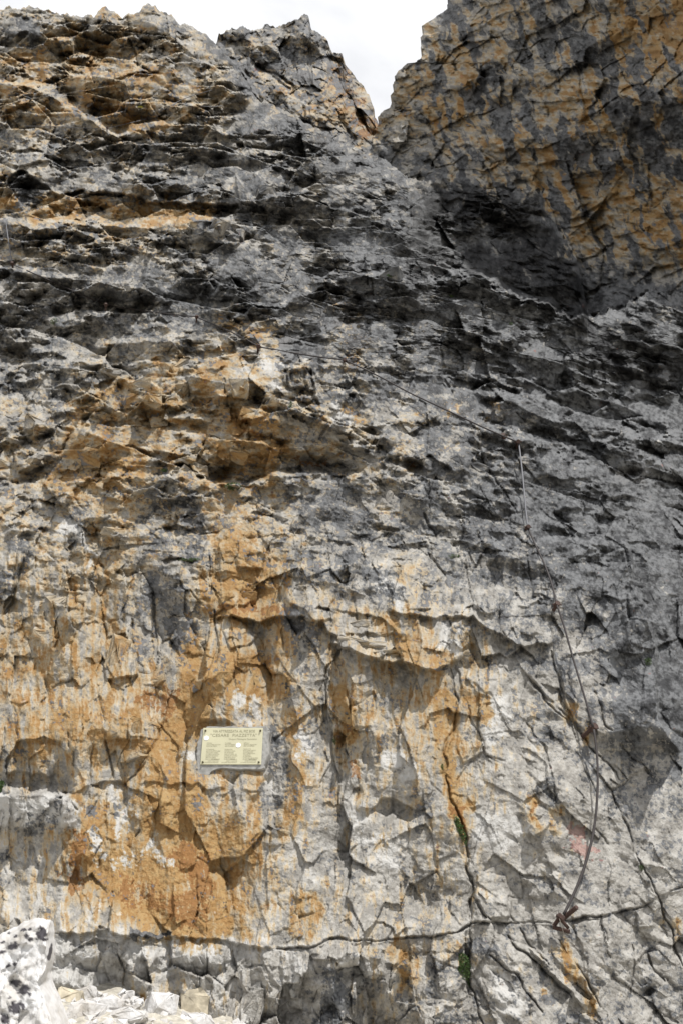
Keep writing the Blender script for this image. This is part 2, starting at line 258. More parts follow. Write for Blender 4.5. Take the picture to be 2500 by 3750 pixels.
PG = [  # flat block faces
 (T2, '680,60 820,50 855,260 840,372 740,372 700,260', 26, -.10, .05), (T2, '0,590 110,610 240,610 185,838 108,836 100,742 0,742', 10, 0, 0), (T1, '890,240 970,240 960,400 890,390', 22, 0, .15), (T1, '740,330 860,300 870,390 740,390', 24, .1, .15),
 (T3, '0,130 120,150 190,480 40,560 0,420', 8, .05, .05), (A3, '560,590 660,550 740,600 740,670 580,685', 40, .3, .4), (A3, '350,510 420,520 410,580 350,560', 30, .3, .2), (A3, '1100,700 1200,690 1210,735 1090,760', 36, .2, .5),
 (A3, '740,540 800,570 790,630 740,640', 26, -.3, .2), (A3, '760,650 800,620 820,690 770,690', 26, .3, .3), (A3, '60,880 140,870 200,960 80,990', 40, .2, .4), (A3, '160,740 230,730 220,820 150,830', 36, .2, .3), (A3, '870,960 930,960 950,1020 880,1010', 40, .2, .4),
 (A3, '1310,500 1390,510 1400,600 1330,600', 40, -.3, .3), (A3, '1050,560 1130,560 1130,640 1040,640', 30, .2, .2), (A3, '380,690 460,640 480,690 390,730', 36, .2, .4), (A5, '40,40 120,60 100,230 40,240', 14, .1, .1), (A5, '460,80 580,60 590,110 500,120', 30, .2, .4),
 (A5, '1090,120 1250,110 1200,260 1100,250', 24, .1, .1), (A5, '1060,620 1150,600 1180,560 1100,490 1010,500', 20, .1, .1), (A5, '490,620 620,610 640,740 490,770', 26, .1, .1), (A6, '600,380 700,400 700,460 640,460', 20, .1, .3), (A6, '1000,690 1070,680 1100,800 1080,880 1020,820', 20, .1, .1),
 (A4, '470,640 560,700 570,740 480,710', 18, .1, .2), (A4, '300,930 370,950 370,1010 300,990', -30, 0, 0), (A4, '600,70 680,100 640,130 590,120', 24, .2, .3), (A6, '300,360 420,370 400,440 310,440', 14, .1, .2), (T4, '100,1010 230,990 240,1175 90,1175', 30, .1, .1), (T4, '370,670 500,690 500,1000 370,1000', 16, .05, .05),
 (T4, '1310,1045 1560,1035 1560,1175 1310,1175', 22, 0, .05), (T4, '850,840 890,840 880,1100 850,1100', 16, 0, 0), (T5, '820,480 1100,440 1130,650 1000,1050 900,850', 8, -.05, 0), (T5, '1250,410 1350,420 1370,500 1260,510', 22, .1, .2), (T5, '150,150 340,140 380,440 230,460 130,280', 14, .05, .05),
 (A1, '270,180 330,180 360,280 300,280', 40, .3, .3), (A1, '640,20 720,20 740,70 650,60', 30, .2, .3), (A1, '1080,800 1130,850 1180,930 1100,930', 50, .4, .2), (A1, '1390,470 1450,500 1440,580 1400,540', 50, .3, .2), (A2, '1080,280 1180,290 1200,470 1120,550', -24, .1, .1),
]
#@END
for t, s, w, d in CR: crack(pts(s, *t), max(2.6, w*.42), d*.5)
for t, s, a, h, so in LP: lip(pts(s, *t), a*.72, h*.85, so)
for t, s, a, h, so in SH: shelf(pts(s, *t), a, h, so)
for t, s, a, h, sd in VS: vstep(pts(s, *t), a, h, sd)
for x, y, rx, ry, a, r, p in BL: blob(x, y, rx, ry, a, r, p)
for t, s, a, gx, gy in PG: poly(pts(s, *t), a, gx, gy)

# --- colour of the rock: dark lichen crust, with gully, right-ledge and peak shade painted in, ochre iron stain, pale fresh scars (cells of 250 photograph pixels)
GD = ['3333543343', '3333423434', '4455544434', '4445578933', '4555667798', '4322456799', '3222335688', '3333345789', '2142434579', '2132323459', '2222332348', '3222322235', '2212222233', '2212223333', '1111334334']
GO = ['4543344436', '6664447455', '3332222565', '5543221055', '1222310000', '2356421100', '4656433200', '4545331000', '4537422100', '4538445100', '5575355320', '3474334210', '3787223210', '3554333110', '1122032220']
GP = ['1111110011', '2211100021', '1111100021', '1111000022', '2111100011', '2223210001', '4443321011', '4433322011', '5323344210', '4323455320', '4444554432', '4445554432', '5443554433', '6655444333', '7666444433']
def coarse(G):
    a = np.array([[int(c) for c in r] for r in G], f32)/9.0
    X = (RX0+Q*np.arange(RW, dtype=f32)-125)/250; Yv = (RY0+Q*np.arange(RH, dtype=f32)-125)/250
    xc = np.clip(X, 0, 8.999); yc = np.clip(Yv, 0, 13.999); xi = xc.astype(int); yi = yc.astype(int)
    fx = (xc-xi); fy = (yc-yi); fx = (fx*fx*(3-2*fx))[None, :]; fy = (fy*fy*(3-2*fy))[:, None]
    return ((a[np.ix_(yi, xi)]*(1-fx)+a[np.ix_(yi, xi+1)]*fx)*(1-fy) + (a[np.ix_(yi+1, xi)]*(1-fx)+a[np.ix_(yi+1, xi+1)]*fx)*fy).astype(f32)
MASK = {'dark': coarse(GD), 'ochre': coarse(GO), 'pale': coarse(GP), 'rust': np.zeros((RH, RW), f32), 'black': np.zeros((RH, RW), f32), 'red': np.zeros((RH, RW), f32)}  # black holds dark wall streaks and the shade painted into gully and right ledge
def stroke(m, P, w, val, op=.85):
    R = MASK[m]; sy, sx, X, Y = bbox(P, w*2.0)
    D = polydist(P, X, Y)[0] if len(P) > 1 else np.hypot(X-P[0][0], Y-P[0][1])
    k = op*np.exp(-(D/w)**3)
    R[sy, sx] += k*(val-R[sy, sx])
#@PAINT
ST = [  # mask
 ('dark', (0, 0, 1), '820,140 900,130 1000,130 1110,100', 60, .62), ('dark', (0, 0, 1), '900,230 1020,260 1120,260 1190,220', 80, .60), ('dark', (0, 0, 1), '1210,260 1280,300 1330,400', 40, .55), ('dark', (0, 0, 1), '1100,380 1200,440 1280,500', 50, .45),  # dark strokes on the peak paint its shaded side into the rock colour
 ('black', (0, 0, 1), '2200,1330 2330,1400 2500,1440', 50, .45), ('dark', (0, 0, 1), '830,180 880,260 940,350', 26, .85), ('ochre', (0, 0, 1), '830,180 880,260 940,350', 26, .1), ('dark', (0, 0, 1), '990,180 1060,220 1110,160', 50, .7), ('dark', (0, 0, 1), '2250,2950 2350,3050 2450,3150', 90, .5), ('dark', (0, 0, 1), '2200,3480 2250,3600', 70, .42), ('dark', (0, 0, 1), '1180,3150 1250,3220', 60, .4), ('dark', (0, 0, 1), '1350,3150 1480,3250 1540,3350', 70, .42),  # black stroke paints right-ledge shade; a dark one deepens the peak's painted shade
 ('ochre', (0, 0, 1), '60,2350 150,2480 120,2640', 110, .62), ('ochre', (0, 0, 1), '330,2330 400,2450 330,2560', 110, .66), ('dark', (0, 0, 1), '200,2300 330,2430', 90, .12), ('ochre', (0, 0, 1), '140,2700 300,2720 420,2740', 80, .75), ('ochre', (0, 0, 1), '60,2080 160,2160', 60, .5), ('ochre', (0, 0, 1), '60,2780 200,2740', 40, .7),
 ('dark', (0, 0, 1), '840,170 960,150 1080,120 1130,90', 60, .5), ('ochre', (0, 0, 1), '840,150 960,200 1080,180 1130,120', 90, .6), ('ochre', (0, 0, 1), '1000,300 1120,330 1200,330', 90, .65), ('dark', (0, 0, 1), '960,420 1080,480 1250,560 1400,620', 50, .8), ('ochre', (0, 0, 1), '960,440 1080,500 1250,580', 36, .05), ('black', (0, 0, 1), '1640,760 1760,760 1850,800 1960,920 2060,1060', 90, 1), ('black', (0, 0, 1), '1740,960 1880,1000 2080,1110', 70, 1), ('black', (0, 0, 1), '1560,700 1660,720', 50, .6), ('black', (0, 0, 1), '2180,1260 2300,1300 2500,1330', 70, .75), ('black', (0, 0, 1), '2160,1180 2300,1230', 40, .6), ('black', (0, 0, 1), '2440,2250 2470,2450 2490,2650', 40, .6), ('black', (0, 0, 1), '1700,130 1720,160', 26, .9), ('black', (0, 0, 1), '1770,280 1735,370', 22, .9), ('black', (0, 0, 1), '1980,80 2060,150 2120,200', 26, .7), ('black', (0, 0, 1), '2250,390 2350,440 2420,520 2480,620', 32, .7), ('black', (0, 0, 1), '1460,900 1560,860', 40, .5), ('black', (0, 0, 1), '90,720', 30, .7),  # black over gully and right ledge is painted overhang shadow
 ('ochre', (0, 0, 1), '700,2380 720,2500 690,2620 640,2700', 70, 1), ('ochre', (0, 0, 1), '820,2450 900,2520 1010,2480', 80, .9), ('rust', (0, 0, 1), '620,2550', 60, 1), ('rust', (0, 0, 1), '540,2570 580,2590', 45, .9),
 ('ochre', (0, 0, 1), '300,3020 420,3200 560,3300 700,3380', 110, 1), ('ochre', (0, 0, 1), '620,2950 700,3100 760,3250 820,3380', 90, 1), ('rust', (0, 0, 1), '260,3050 290,3150 260,3230', 40, .9), ('rust', (0, 0, 1), '680,3120 740,3200 700,3320', 60, 1),
 ('rust', (0, 0, 1), '480,3260 600,3310 700,3370', 60, .8), ('pale', (0, 0, 1), '440,3180 560,3100 620,3160', 40, .9), ('pale', (0, 0, 1), '350,3050 380,3140', 30, 1),
 ('pale', (0, 0, 1), '-50,2950 120,2950 240,2960', 60, 1), ('dark', (0, 0, 1), '60,3020 200,3010', 35, .55), ('dark', (0, 0, 1), '20,3130 30,3200', 35, .6), ('ochre', (0, 0, 1), '-50,2960 240,2980', 60, .05),
 ('dark', (0, 0, 1), '330,2960 340,3060', 28, .6), ('pale', (0, 0, 1), '420,2900 470,2980 450,3040', 50, .9), ('dark', (0, 0, 1), '430,2940 440,3000', 16, .7),
 ('dark', (0, 0, 1), '1020,2680 1000,2850 980,2950', 46, .62), ('ochre', (0, 0, 1), '1020,2700 990,2900', 40, .1), ('ochre', (0, 0, 1), '1080,2650 1080,2780 1090,2900 1070,3040', 45, .85), ('ochre', (0, 0, 1), '1240,2550 1270,2640 1270,2700', 38, 1), ('rust', (0, 0, 1), '1250,2650 1280,2690', 26, .7), ('rust', (0, 0, 1), '1290,2780 1290,2840', 26, .8),
 ('ochre', (0, 0, 1), '1640,2560 1650,2700 1640,2830 1680,2950 1700,3040', 30, 1), ('rust', (0, 0, 1), '1670,2960 1700,3030', 16, 1), ('ochre', (0, 0, 1), '1560,2560 1600,2700', 40, .7), ('ochre', (0, 0, 1), '1420,2560 1450,2720', 60, .45), ('pale', (0, 0, 1), '1440,2780 1500,2820', 40, 1),
 ('dark', (0, 0, 1), '1500,2920 1560,2880 1540,3080', 26, .6), ('ochre', (0, 0, 1), '1940,2930 1960,3020', 26, .95), ('rust', (0, 0, 1), '1950,2940 1955,2990', 14, .8), ('ochre', (0, 0, 1), '2040,2980 2050,3100', 30, .7), ('pale', (0, 0, 1), '1780,3000 1800,3080 1870,3060', 55, 1),
 ('pale', (0, 0, 1), '1840,2590 1800,2680', 50, 1), ('dark', (0, 0, 1), '1930,2600 2050,2700 2120,2800', 60, .5), ('dark', (0, 0, 1), '2000,2880 2020,2930', 30, .65), ('ochre', (0, 0, 1), '1720,2540 1760,2600 1800,2630', 40, .8), ('ochre', (0, 0, 1), '2060,2560 2110,2640 2160,2720', 36, .7),
 ('ochre', (0, 0, 1), '2190,2740 2300,2860', 45, .25), ('dark', (0, 0, 1), '2380,2650 2440,2800 2500,2850', 50, .55), ('dark', (0, 0, 1), '2420,2300 2440,2500 2480,2700', 70, 1), ('dark', (0, 0, 1), '2350,2050 2420,2200', 90, .9),
 ('red', (0, 0, 1), '2100,3030 2110,3060', 20, 1), ('red', (0, 0, 1), '2090,3090 2120,3120 2170,3110', 24, 1), ('dark', (0, 0, 1), '1980,3230 2080,3200 2150,3240', 40, .5),
 ('ochre', (0, 0, 1), '1400,2260 1460,2340 1520,2420 1600,2440', 45, .8), ('ochre', (0, 0, 1), '1560,2290 1700,2350 1760,2420', 60, .6), ('pale', (0, 0, 1), '1640,2290 1660,2370', 45, 1), ('ochre', (0, 0, 1), '1480,2080 1530,2160 1480,2220', 45, .6), ('pale', (0, 0, 1), '1400,2140 1470,2200', 40, .9),
 ('ochre', (0, 0, 1), '800,2260 900,2260 1060,2250', 26, 1), ('rust', (0, 0, 1), '810,2215 900,2240 1030,2225', 16, .9), ('ochre', (0, 0, 1), '850,1980 870,2100 960,2080 980,2150', 60, .9), ('ochre', (0, 0, 1), '820,2320 950,2340', 60, .5), ('dark', (0, 0, 1), '580,2160 640,2220 680,2330', 60, .75), ('dark', (0, 0, 1), '480,2200 520,2300 510,2420', 45, .6), ('dark', (0, 0, 1), '560,2000 640,1960 720,2020', 55, .55),
 ('dark', (0, 0, 1), '1080,2270 1120,2340', 45, .75), ('dark', (0, 0, 1), '1130,2320 1120,2480', 30, .5), ('ochre', (0, 0, 1), '250,2250 340,2350 300,2450', 90, .55), ('pale', (0, 0, 1), '250,1920 280,1960', 50, 1), ('pale', (0, 0, 1), '310,1950 325,2080', 14, 1), ('dark', (0, 0, 1), '60,1990 90,2060', 40, .6), ('dark', (0, 0, 1), '0,2180 30,2120', 40, .65),
 ('dark', (0, 0, 1), '1150,2080 1300,2080 1400,2160', 60, .65), ('dark', (0, 0, 1), '1150,1820 1250,1850 1300,1950', 80, .7), ('dark', (0, 0, 1), '560,1790 650,1800 720,1830', 50, .6), ('dark', (0, 0, 1), '640,1870 700,1900', 50, .6), ('ochre', (0, 0, 1), '200,1750 350,1740 480,1760', 40, .8), ('ochre', (0, 0, 1), '300,1640 330,1700 480,1700', 50, .8),
 ('ochre', (0, 0, 1), '330,1480 430,1420 550,1480', 50, .8), ('ochre', (0, 0, 1), '870,1540 960,1550 1000,1640 900,1700', 55, .9), ('rust', (0, 0, 1), '900,1560 980,1600', 30, .6), ('rust', (0, 0, 1), '820,1730 900,1740', 26, .5), ('rust', (0, 0, 1), '1090,1695 1180,1700', 26, .9), ('rust', (0, 0, 1), '1510,1700', 26, .7), ('ochre', (0, 0, 1), '840,1180 950,1200 1010,1240', 50, .8), ('ochre', (0, 0, 1), '870,1400 980,1380 1000,1460', 60, .5), ('pale', (0, 0, 1), '1000,1420 1040,1340 920,1330', 50, .9),
 ('ochre', (0, 0, 1), '1240,1120 1300,1200 1290,1330', 50, .7), ('pale', (0, 0, 1), '1240,1480 1260,1520', 40, 1), ('ochre', (0, 0, 1), '1270,1490 1310,1530', 26, .9), ('ochre', (0, 0, 1), '1630,1470 1680,1520', 26, .9), ('pale', (0, 0, 1), '1640,1480 1690,1530', 24, .9), ('ochre', (0, 0, 1), '1790,1510', 34, .8), ('ochre', (0, 0, 1), '1550,1530', 34, .6), ('pale', (0, 0, 1), '1860,1580 1900,1560 1890,1490', 20, .9),
 ('pale', (0, 0, 1), '1990,1200 2000,1260 2020,1300', 24, .9), ('ochre', (0, 0, 1), '1990,1210', 24, .7), ('ochre', (0, 0, 1), '1540,1180 1600,1260', 30, .6), ('dark', (0, 0, 1), '1060,1260 1130,1300 1160,1200', 50, .8), ('dark', (0, 0, 1), '640,1100 800,1040 950,1060', 70, .8), ('dark', (0, 0, 1), '1340,1130 1440,1250', 50, .75),
 ('dark', (0, 0, 1), '1650,800 1800,780 1950,900 2050,1080', 130, 1), ('dark', (0, 0, 1), '1700,1000 1900,1000 2080,1100', 90, 1), ('ochre', (0, 0, 1), '1650,800 1900,900 2050,1080', 120, 0), ('dark', (0, 0, 1), '2200,1280 2350,1320 2500,1300', 120, .95), ('dark', (0, 0, 1), '2150,1200 2300,1180 2500,1150', 50, .7),  # gully and right-ledge darks put the overhang's shadow into the colour
 ('pale', (0, 0, 1), '2150,1550 2230,1580', 30, .9), ('pale', (0, 0, 1), '2350,1530 2500,1600', 45, .7), ('pale', (0, 0, 1), '2180,1180 2230,1190', 16, .8), ('ochre', (0, 0, 1), '2290,1730 2330,1740', 40, .7),
 ('ochre', (0, 0, 1), '0,720 80,760 200,760 330,750 500,770 680,780 760,790', 50, .85), ('dark', (0, 0, 1), '0,720 200,770 500,780 740,790', 40, .15), ('pale', (0, 0, 1), '180,730 260,760', 36, .7), ('dark', (0, 0, 1), '90,690 100,740', 40, .85), ('ochre', (0, 0, 1), '0,650 40,660', 30, .7), ('dark', (0, 0, 1), '450,700 540,720', 36, .55),
 ('ochre', (0, 0, 1), '100,250 250,200 400,220 480,280', 80, .75), ('pale', (0, 0, 1), '430,230 470,200', 35, .8), ('ochre', (0, 0, 1), '330,370 450,440 560,460', 40, .9), ('ochre', (0, 0, 1), '480,310 560,290', 40, .8), ('pale', (0, 0, 1), '0,150 90,170', 50, .5), ('ochre', (0, 0, 1), '640,310 650,320', 30, .8), ('dark', (0, 0, 1), '40,100 120,110', 40, .75),
 ('rust', (0, 0, 1), '1240,260 1300,380 1350,480', 60, .85), ('ochre', (0, 0, 1), '1240,280 1290,400 1340,480', 70, .9), ('ochre', (0, 0, 1), '1120,420 1200,470', 50, .7), ('ochre', (0, 0, 1), '1000,270 1060,330', 40, .6),
 ('ochre', (0, 0, 1), '2150,320 2180,420 2150,450', 55, .85), ('dark', (0, 0, 1), '2140,280 2170,430', 50, .1), ('pale', (0, 0, 1), '2130,290 2140,340', 40, .7), ('ochre', (0, 0, 1), '2300,100 2400,160 2480,60', 80, .95), ('dark', (0, 0, 1), '2280,110 2400,150 2490,40', 70, .1), ('dark', (0, 0, 1), '1960,60 2050,140 2130,200', 55, 1), ('dark', (0, 0, 1), '2200,180 2280,240', 50, .9),
 ('dark', (0, 0, 1), '2240,380 2340,420 2450,440', 70, 1), ('dark', (0, 0, 1), '2340,480 2400,570 2480,640', 45, 1), ('dark', (0, 0, 1), '1780,260 1740,350 1710,400', 32, 1), ('dark', (0, 0, 1), '1700,130 1720,170', 36, 1), ('dark', (0, 0, 1), '1810,400 1850,440', 50, .85), ('ochre', (0, 0, 1), '1640,280 1720,240 1800,180', 45, .6), ('pale', (0, 0, 1), '1620,360 1700,300 1780,200', 36, .6), ('dark', (0, 0, 1), '1620,360 1700,280 1790,190', 40, .2),
 ('pale', (0, 0, 1), '1860,620 1900,650', 45, .6), ('ochre', (0, 0, 1), '1830,630 1950,640', 45, .6), ('dark', (0, 0, 1), '1830,620 1930,650', 50, .2), ('ochre', (0, 0, 1), '1880,500 1900,520', 40, .7), ('ochre', (0, 0, 1), '2050,700 2150,680 2300,720 2480,760', 70, .7), ('ochre', (0, 0, 1), '2400,830 2500,900', 70, .9), ('pale', (0, 0, 1), '2450,450 2500,430', 36, .7), ('dark', (0, 0, 1), '1440,600 1560,600 1680,600', 36, .7), ('ochre', (0, 0, 1), '1560,70 1680,80', 45, .5), ('ochre', (0, 0, 1), '1790,40 1900,0', 45, .6),
 ('dark', (0, 0, 1), '2180,900 2300,960 2480,1000', 60, .35), ('dark', (0, 0, 1), '2000,500 2100,560 2220,600', 50, .8),
 ('pale', (0, 0, 1), '200,3470 400,3480 600,3500 900,3490', 60, .9), ('ochre', (0, 0, 1), '250,3560 350,3600', 60, .15), ('pale', (0, 0, 1), '200,3600 330,3580', 60, 1), ('dark', (0, 0, 1), '490,3420 560,3420 600,3425', 14, 1), ('dark', (0, 0, 1), '300,3460 340,3420', 24, .5), ('ochre', (0, 0, 1), '380,3650 520,3660 640,3640', 45, .75), ('ochre', (0, 0, 1), '430,3580 560,3600', 36, .35),
 ('dark', (0, 0, 1), '1210,3600 1230,3680 1200,3740', 55, .85), ('pale', (0, 0, 1), '1070,3500 1080,3620', 32, 1), ('pale', (0, 0, 1), '1300,3520 1330,3600', 40, 1), ('ochre', (0, 0, 1), '1430,3480 1500,3520 1500,3620', 45, .8), ('ochre', (0, 0, 1), '1590,3460 1630,3480', 32, .6), ('dark', (0, 0, 1), '1760,3450 1800,3490', 36, .6), ('dark', (0, 0, 1), '1960,3580 2040,3680 2100,3740', 30, .6), ('ochre', (0, 0, 1), '2050,3450 2080,3530 2140,3640 2190,3720', 34, .8),
 ('pale', (0, 0, 1), '1840,3600 1900,3680', 50, 1), ('ochre', (0, 0, 1), '1995,3630 2005,3670', 10, .9), ('dark', (0, 0, 1), '1880,3560 1930,3620', 18, .5), ('dark', (0, 0, 1), '2370,3640', 36, .7), ('ochre', (0, 0, 1), '2440,3340 2480,3420', 30, .5), ('ochre', (0, 0, 1), '1670,3460 1690,3520', 14, .8),
 ('pale', (0, 0, 1), '1300,3000 1340,3060', 40, .9), ('pale', (0, 0, 1), '1410,3090 1450,3170', 40, .9), ('ochre', (0, 0, 1), '1380,3080', 32, .8), ('ochre', (0, 0, 1), '1100,3330 1090,3400', 45, .8), ('ochre', (0, 0, 1), '1080,3290 1160,3300', 36, .8), ('pale', (0, 0, 1), '870,2560 900,2620 960,2600', 40, .95), ('pale', (0, 0, 1), '1090,2760 1130,2700', 36, .95), ('pale', (0, 0, 1), '660,2770 700,2760', 24, .9), ('ochre', (0, 0, 1), '920,2820 930,2920', 26, .7), ('ochre', (0, 0, 1), '840,2920 850,3000', 22, .8),
]
#@END2
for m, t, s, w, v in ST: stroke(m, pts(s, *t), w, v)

# ------------------------------------------------------------------ distance of the rock from the viewer
BASE = [(-700, 3900, 4.9), (300, 3900, 4.95), (1250, 3900, 5.0), (1950, 3900, 5.1), (2500, 3900, 5.3), (3100, 3900, 5.6), (-700, 3450, 5.1), (300, 3450, 5.05), (1250, 3450, 5.15), (1950, 3450, 5.3), (2500, 3450, 5.5), (3100, 3450, 6.0), (-700, 2900, 5.4), (300, 2900, 5.35), (1250, 2900, 5.45), (1950, 2900, 5.6), (2500, 2900, 5.95), (3100, 2900, 6.6), (-700, 2400, 5.8), (300, 2400, 5.75), (1250, 2400, 5.75), (1950, 2400, 5.95), (2500, 2400, 6.7), (3100, 2400, 7.6), (-700, 2000, 6.3), (300, 2000, 6.2), (1250, 2000, 6.3), (1950, 2000, 6.6), (2500, 2000, 7.4), (3100, 2000, 8.4), (-700, 1700, 6.85), (300, 1700, 6.8), (1250, 1700, 6.9), (1950, 1700, 7.3), (2500, 1700, 8.1), (3100, 1700, 9.0), (-700, 1400, 7.6), (300, 1400, 7.6), (1250, 1400, 7.7), (1950, 1400, 8.2), (2500, 1400, 8.9), (3100, 1400, 9.7), (-700, 1150, 8.6), (300, 1150, 8.6), (1250, 1150, 8.7), (1950, 1150, 9.2), (2500, 1150, 9.7), (3100, 1150, 10.3), (-700, 950, 9.8), (300, 950, 9.8), (1250, 950, 10.0), (1800, 970, 10), (2100, 1050, 9.9), (-700, 800, 11), (300, 800, 11), (1000, 800, 11.2), (1500, 800, 11.4), (1900, 800, 10.8), (-700, 650, 12.4), (300, 650, 12.4), (1000, 650, 12.5), (1500, 660, 13), (1900, 680, 11.6), (-700, 500, 14), (300, 500, 14), (1000, 500, 14), (1350, 540, 15), (-700, 300, 16.4), (300, 300, 16.4), (850, 300, 16.8), (-700, 100, 19), (300, 100, 19), (700, 110, 19.2), (300, -150, 21.5), (-700, -150, 21.5)]
WALLR = [(1340, 600, 20.5), (1420, 420, 19.8), (1540, 200, 18.6), (1640, 0, 17.2), (1750, -400, 14.5), (1700, 600, 17), (1800, 300, 15.4), (1900, 0, 13.2), (2050, -500, 10.2), (2050, 900, 14.4), (2100, 500, 13.2), (2150, 200, 11.6), (2200, -200, 9.6), (2300, 1000, 12.6), (2500, 1050, 11.3), (2500, 600, 10.2), (2500, 200, 8.8), (2500, -300, 7.4), (3100, 1100, 9.6), (3100, 500, 8.4), (3100, -500, 6.2), (1900, 1200, 15.5), (2600, -800, 6.2), (1500, 1200, 19)]
PEAK = [(700, 50, 22.5), (700, 650, 20.0), (950, 120, 23.0), (950, 620, 20.0), (1130, 60, 23.0), (1130, 560, 19.0), (1250, 200, 23.5), (1250, 560, 19.5), (1360, 400, 25.0), (1360, 620, 21.0), (1450, 500, 28.0)]
def tps(ctrl):
    P = np.array([(a/1000., b/1000.) for a, b, _ in ctrl]); v = np.log([c for _, _, c in ctrl]); n = len(P)
    r = np.hypot(P[:, None, 0]-P[None, :, 0], P[:, None, 1]-P[None, :, 1]); K = np.where(r > 0, r*r*np.log(r+1e-12), 0) + 1e-3*np.eye(n)
    Pm = np.c_[np.ones(n), P]; A = np.block([[K, Pm], [Pm.T, np.zeros((3, 3))]])
    w = np.linalg.solve(A, np.r_[v, 0, 0, 0])
    xs = np.arange(RX0, RX1+40, 40.); ys = np.arange(RY0, RY1+40, 40.); X, Y = np.meshgrid(xs/1000, ys/1000); Z = w[n]+w[n+1]*X+w[n+2]*Y
    for i in range(n):
        r = np.hypot(X-P[i, 0], Y-P[i, 1]); Z += w[i]*r*r*np.log(r+1e-12)
    def f(px, py):
        x = np.clip((px-RX0)/40, 0, len(xs)-1.001); y = np.clip((py-RY0)/40, 0, len(ys)-1.001); xi = x.astype(int); yi = y.astype(int); fx = x-xi; fy = y-yi
        return np.exp((Z[yi, xi]*(1-fx)+Z[yi, xi+1]*fx)*(1-fy)+(Z[yi+1, xi]*(1-fx)+Z[yi+1, xi+1]*fx)*fy)
    return f
def tier(s_, t, fac, x0, x1, tap=120, h=1e6):
    P = pts(s_, *t); return ([p[0] for p in P], [p[1] for p in P], fac, x0, x1, tap, h)
TIERS = [tier('230,150 430,95 540,80 640,90 760,160 860,205 960,220 1000,260 1130,270 1300,215 1400,150 1568,165', A4, .30, 1470, 3300, 190), tier('-200,1015 0,1010 100,1030 200,1045 330,1020 420,1005 560,1045 720,1030 900,1010 1010,1005 1300,1000', A1, .10, -900, 960, 160, 260),
 tier('-200,360 0,370 120,385 240,440 340,490 460,580 540,622 640,590 760,560 900,500', A1, .10, -900, 640, 120, 260), tier('-300,1050 300,1030 480,1010 600,1000 880,1010 960,1030 1130,1050 1250,1000 1400,990 1568,1000', A3, .045, -900, 1400, 160, 300), tier('-60,768 280,762 505,770', T1, .05, -900, 290, 60, 110),
 tier('0,540 430,600 900,640 1300,800 1568,860', A4, .05, 1500, 3300, 300, 300), tier('0,500 300,470 560,490 900,480 1100,440', A3, .035, -900, 820, 160, 200)]
PLAQUE = [(735, 2655), (985, 2655), (975, 2830), (720, 2830)]
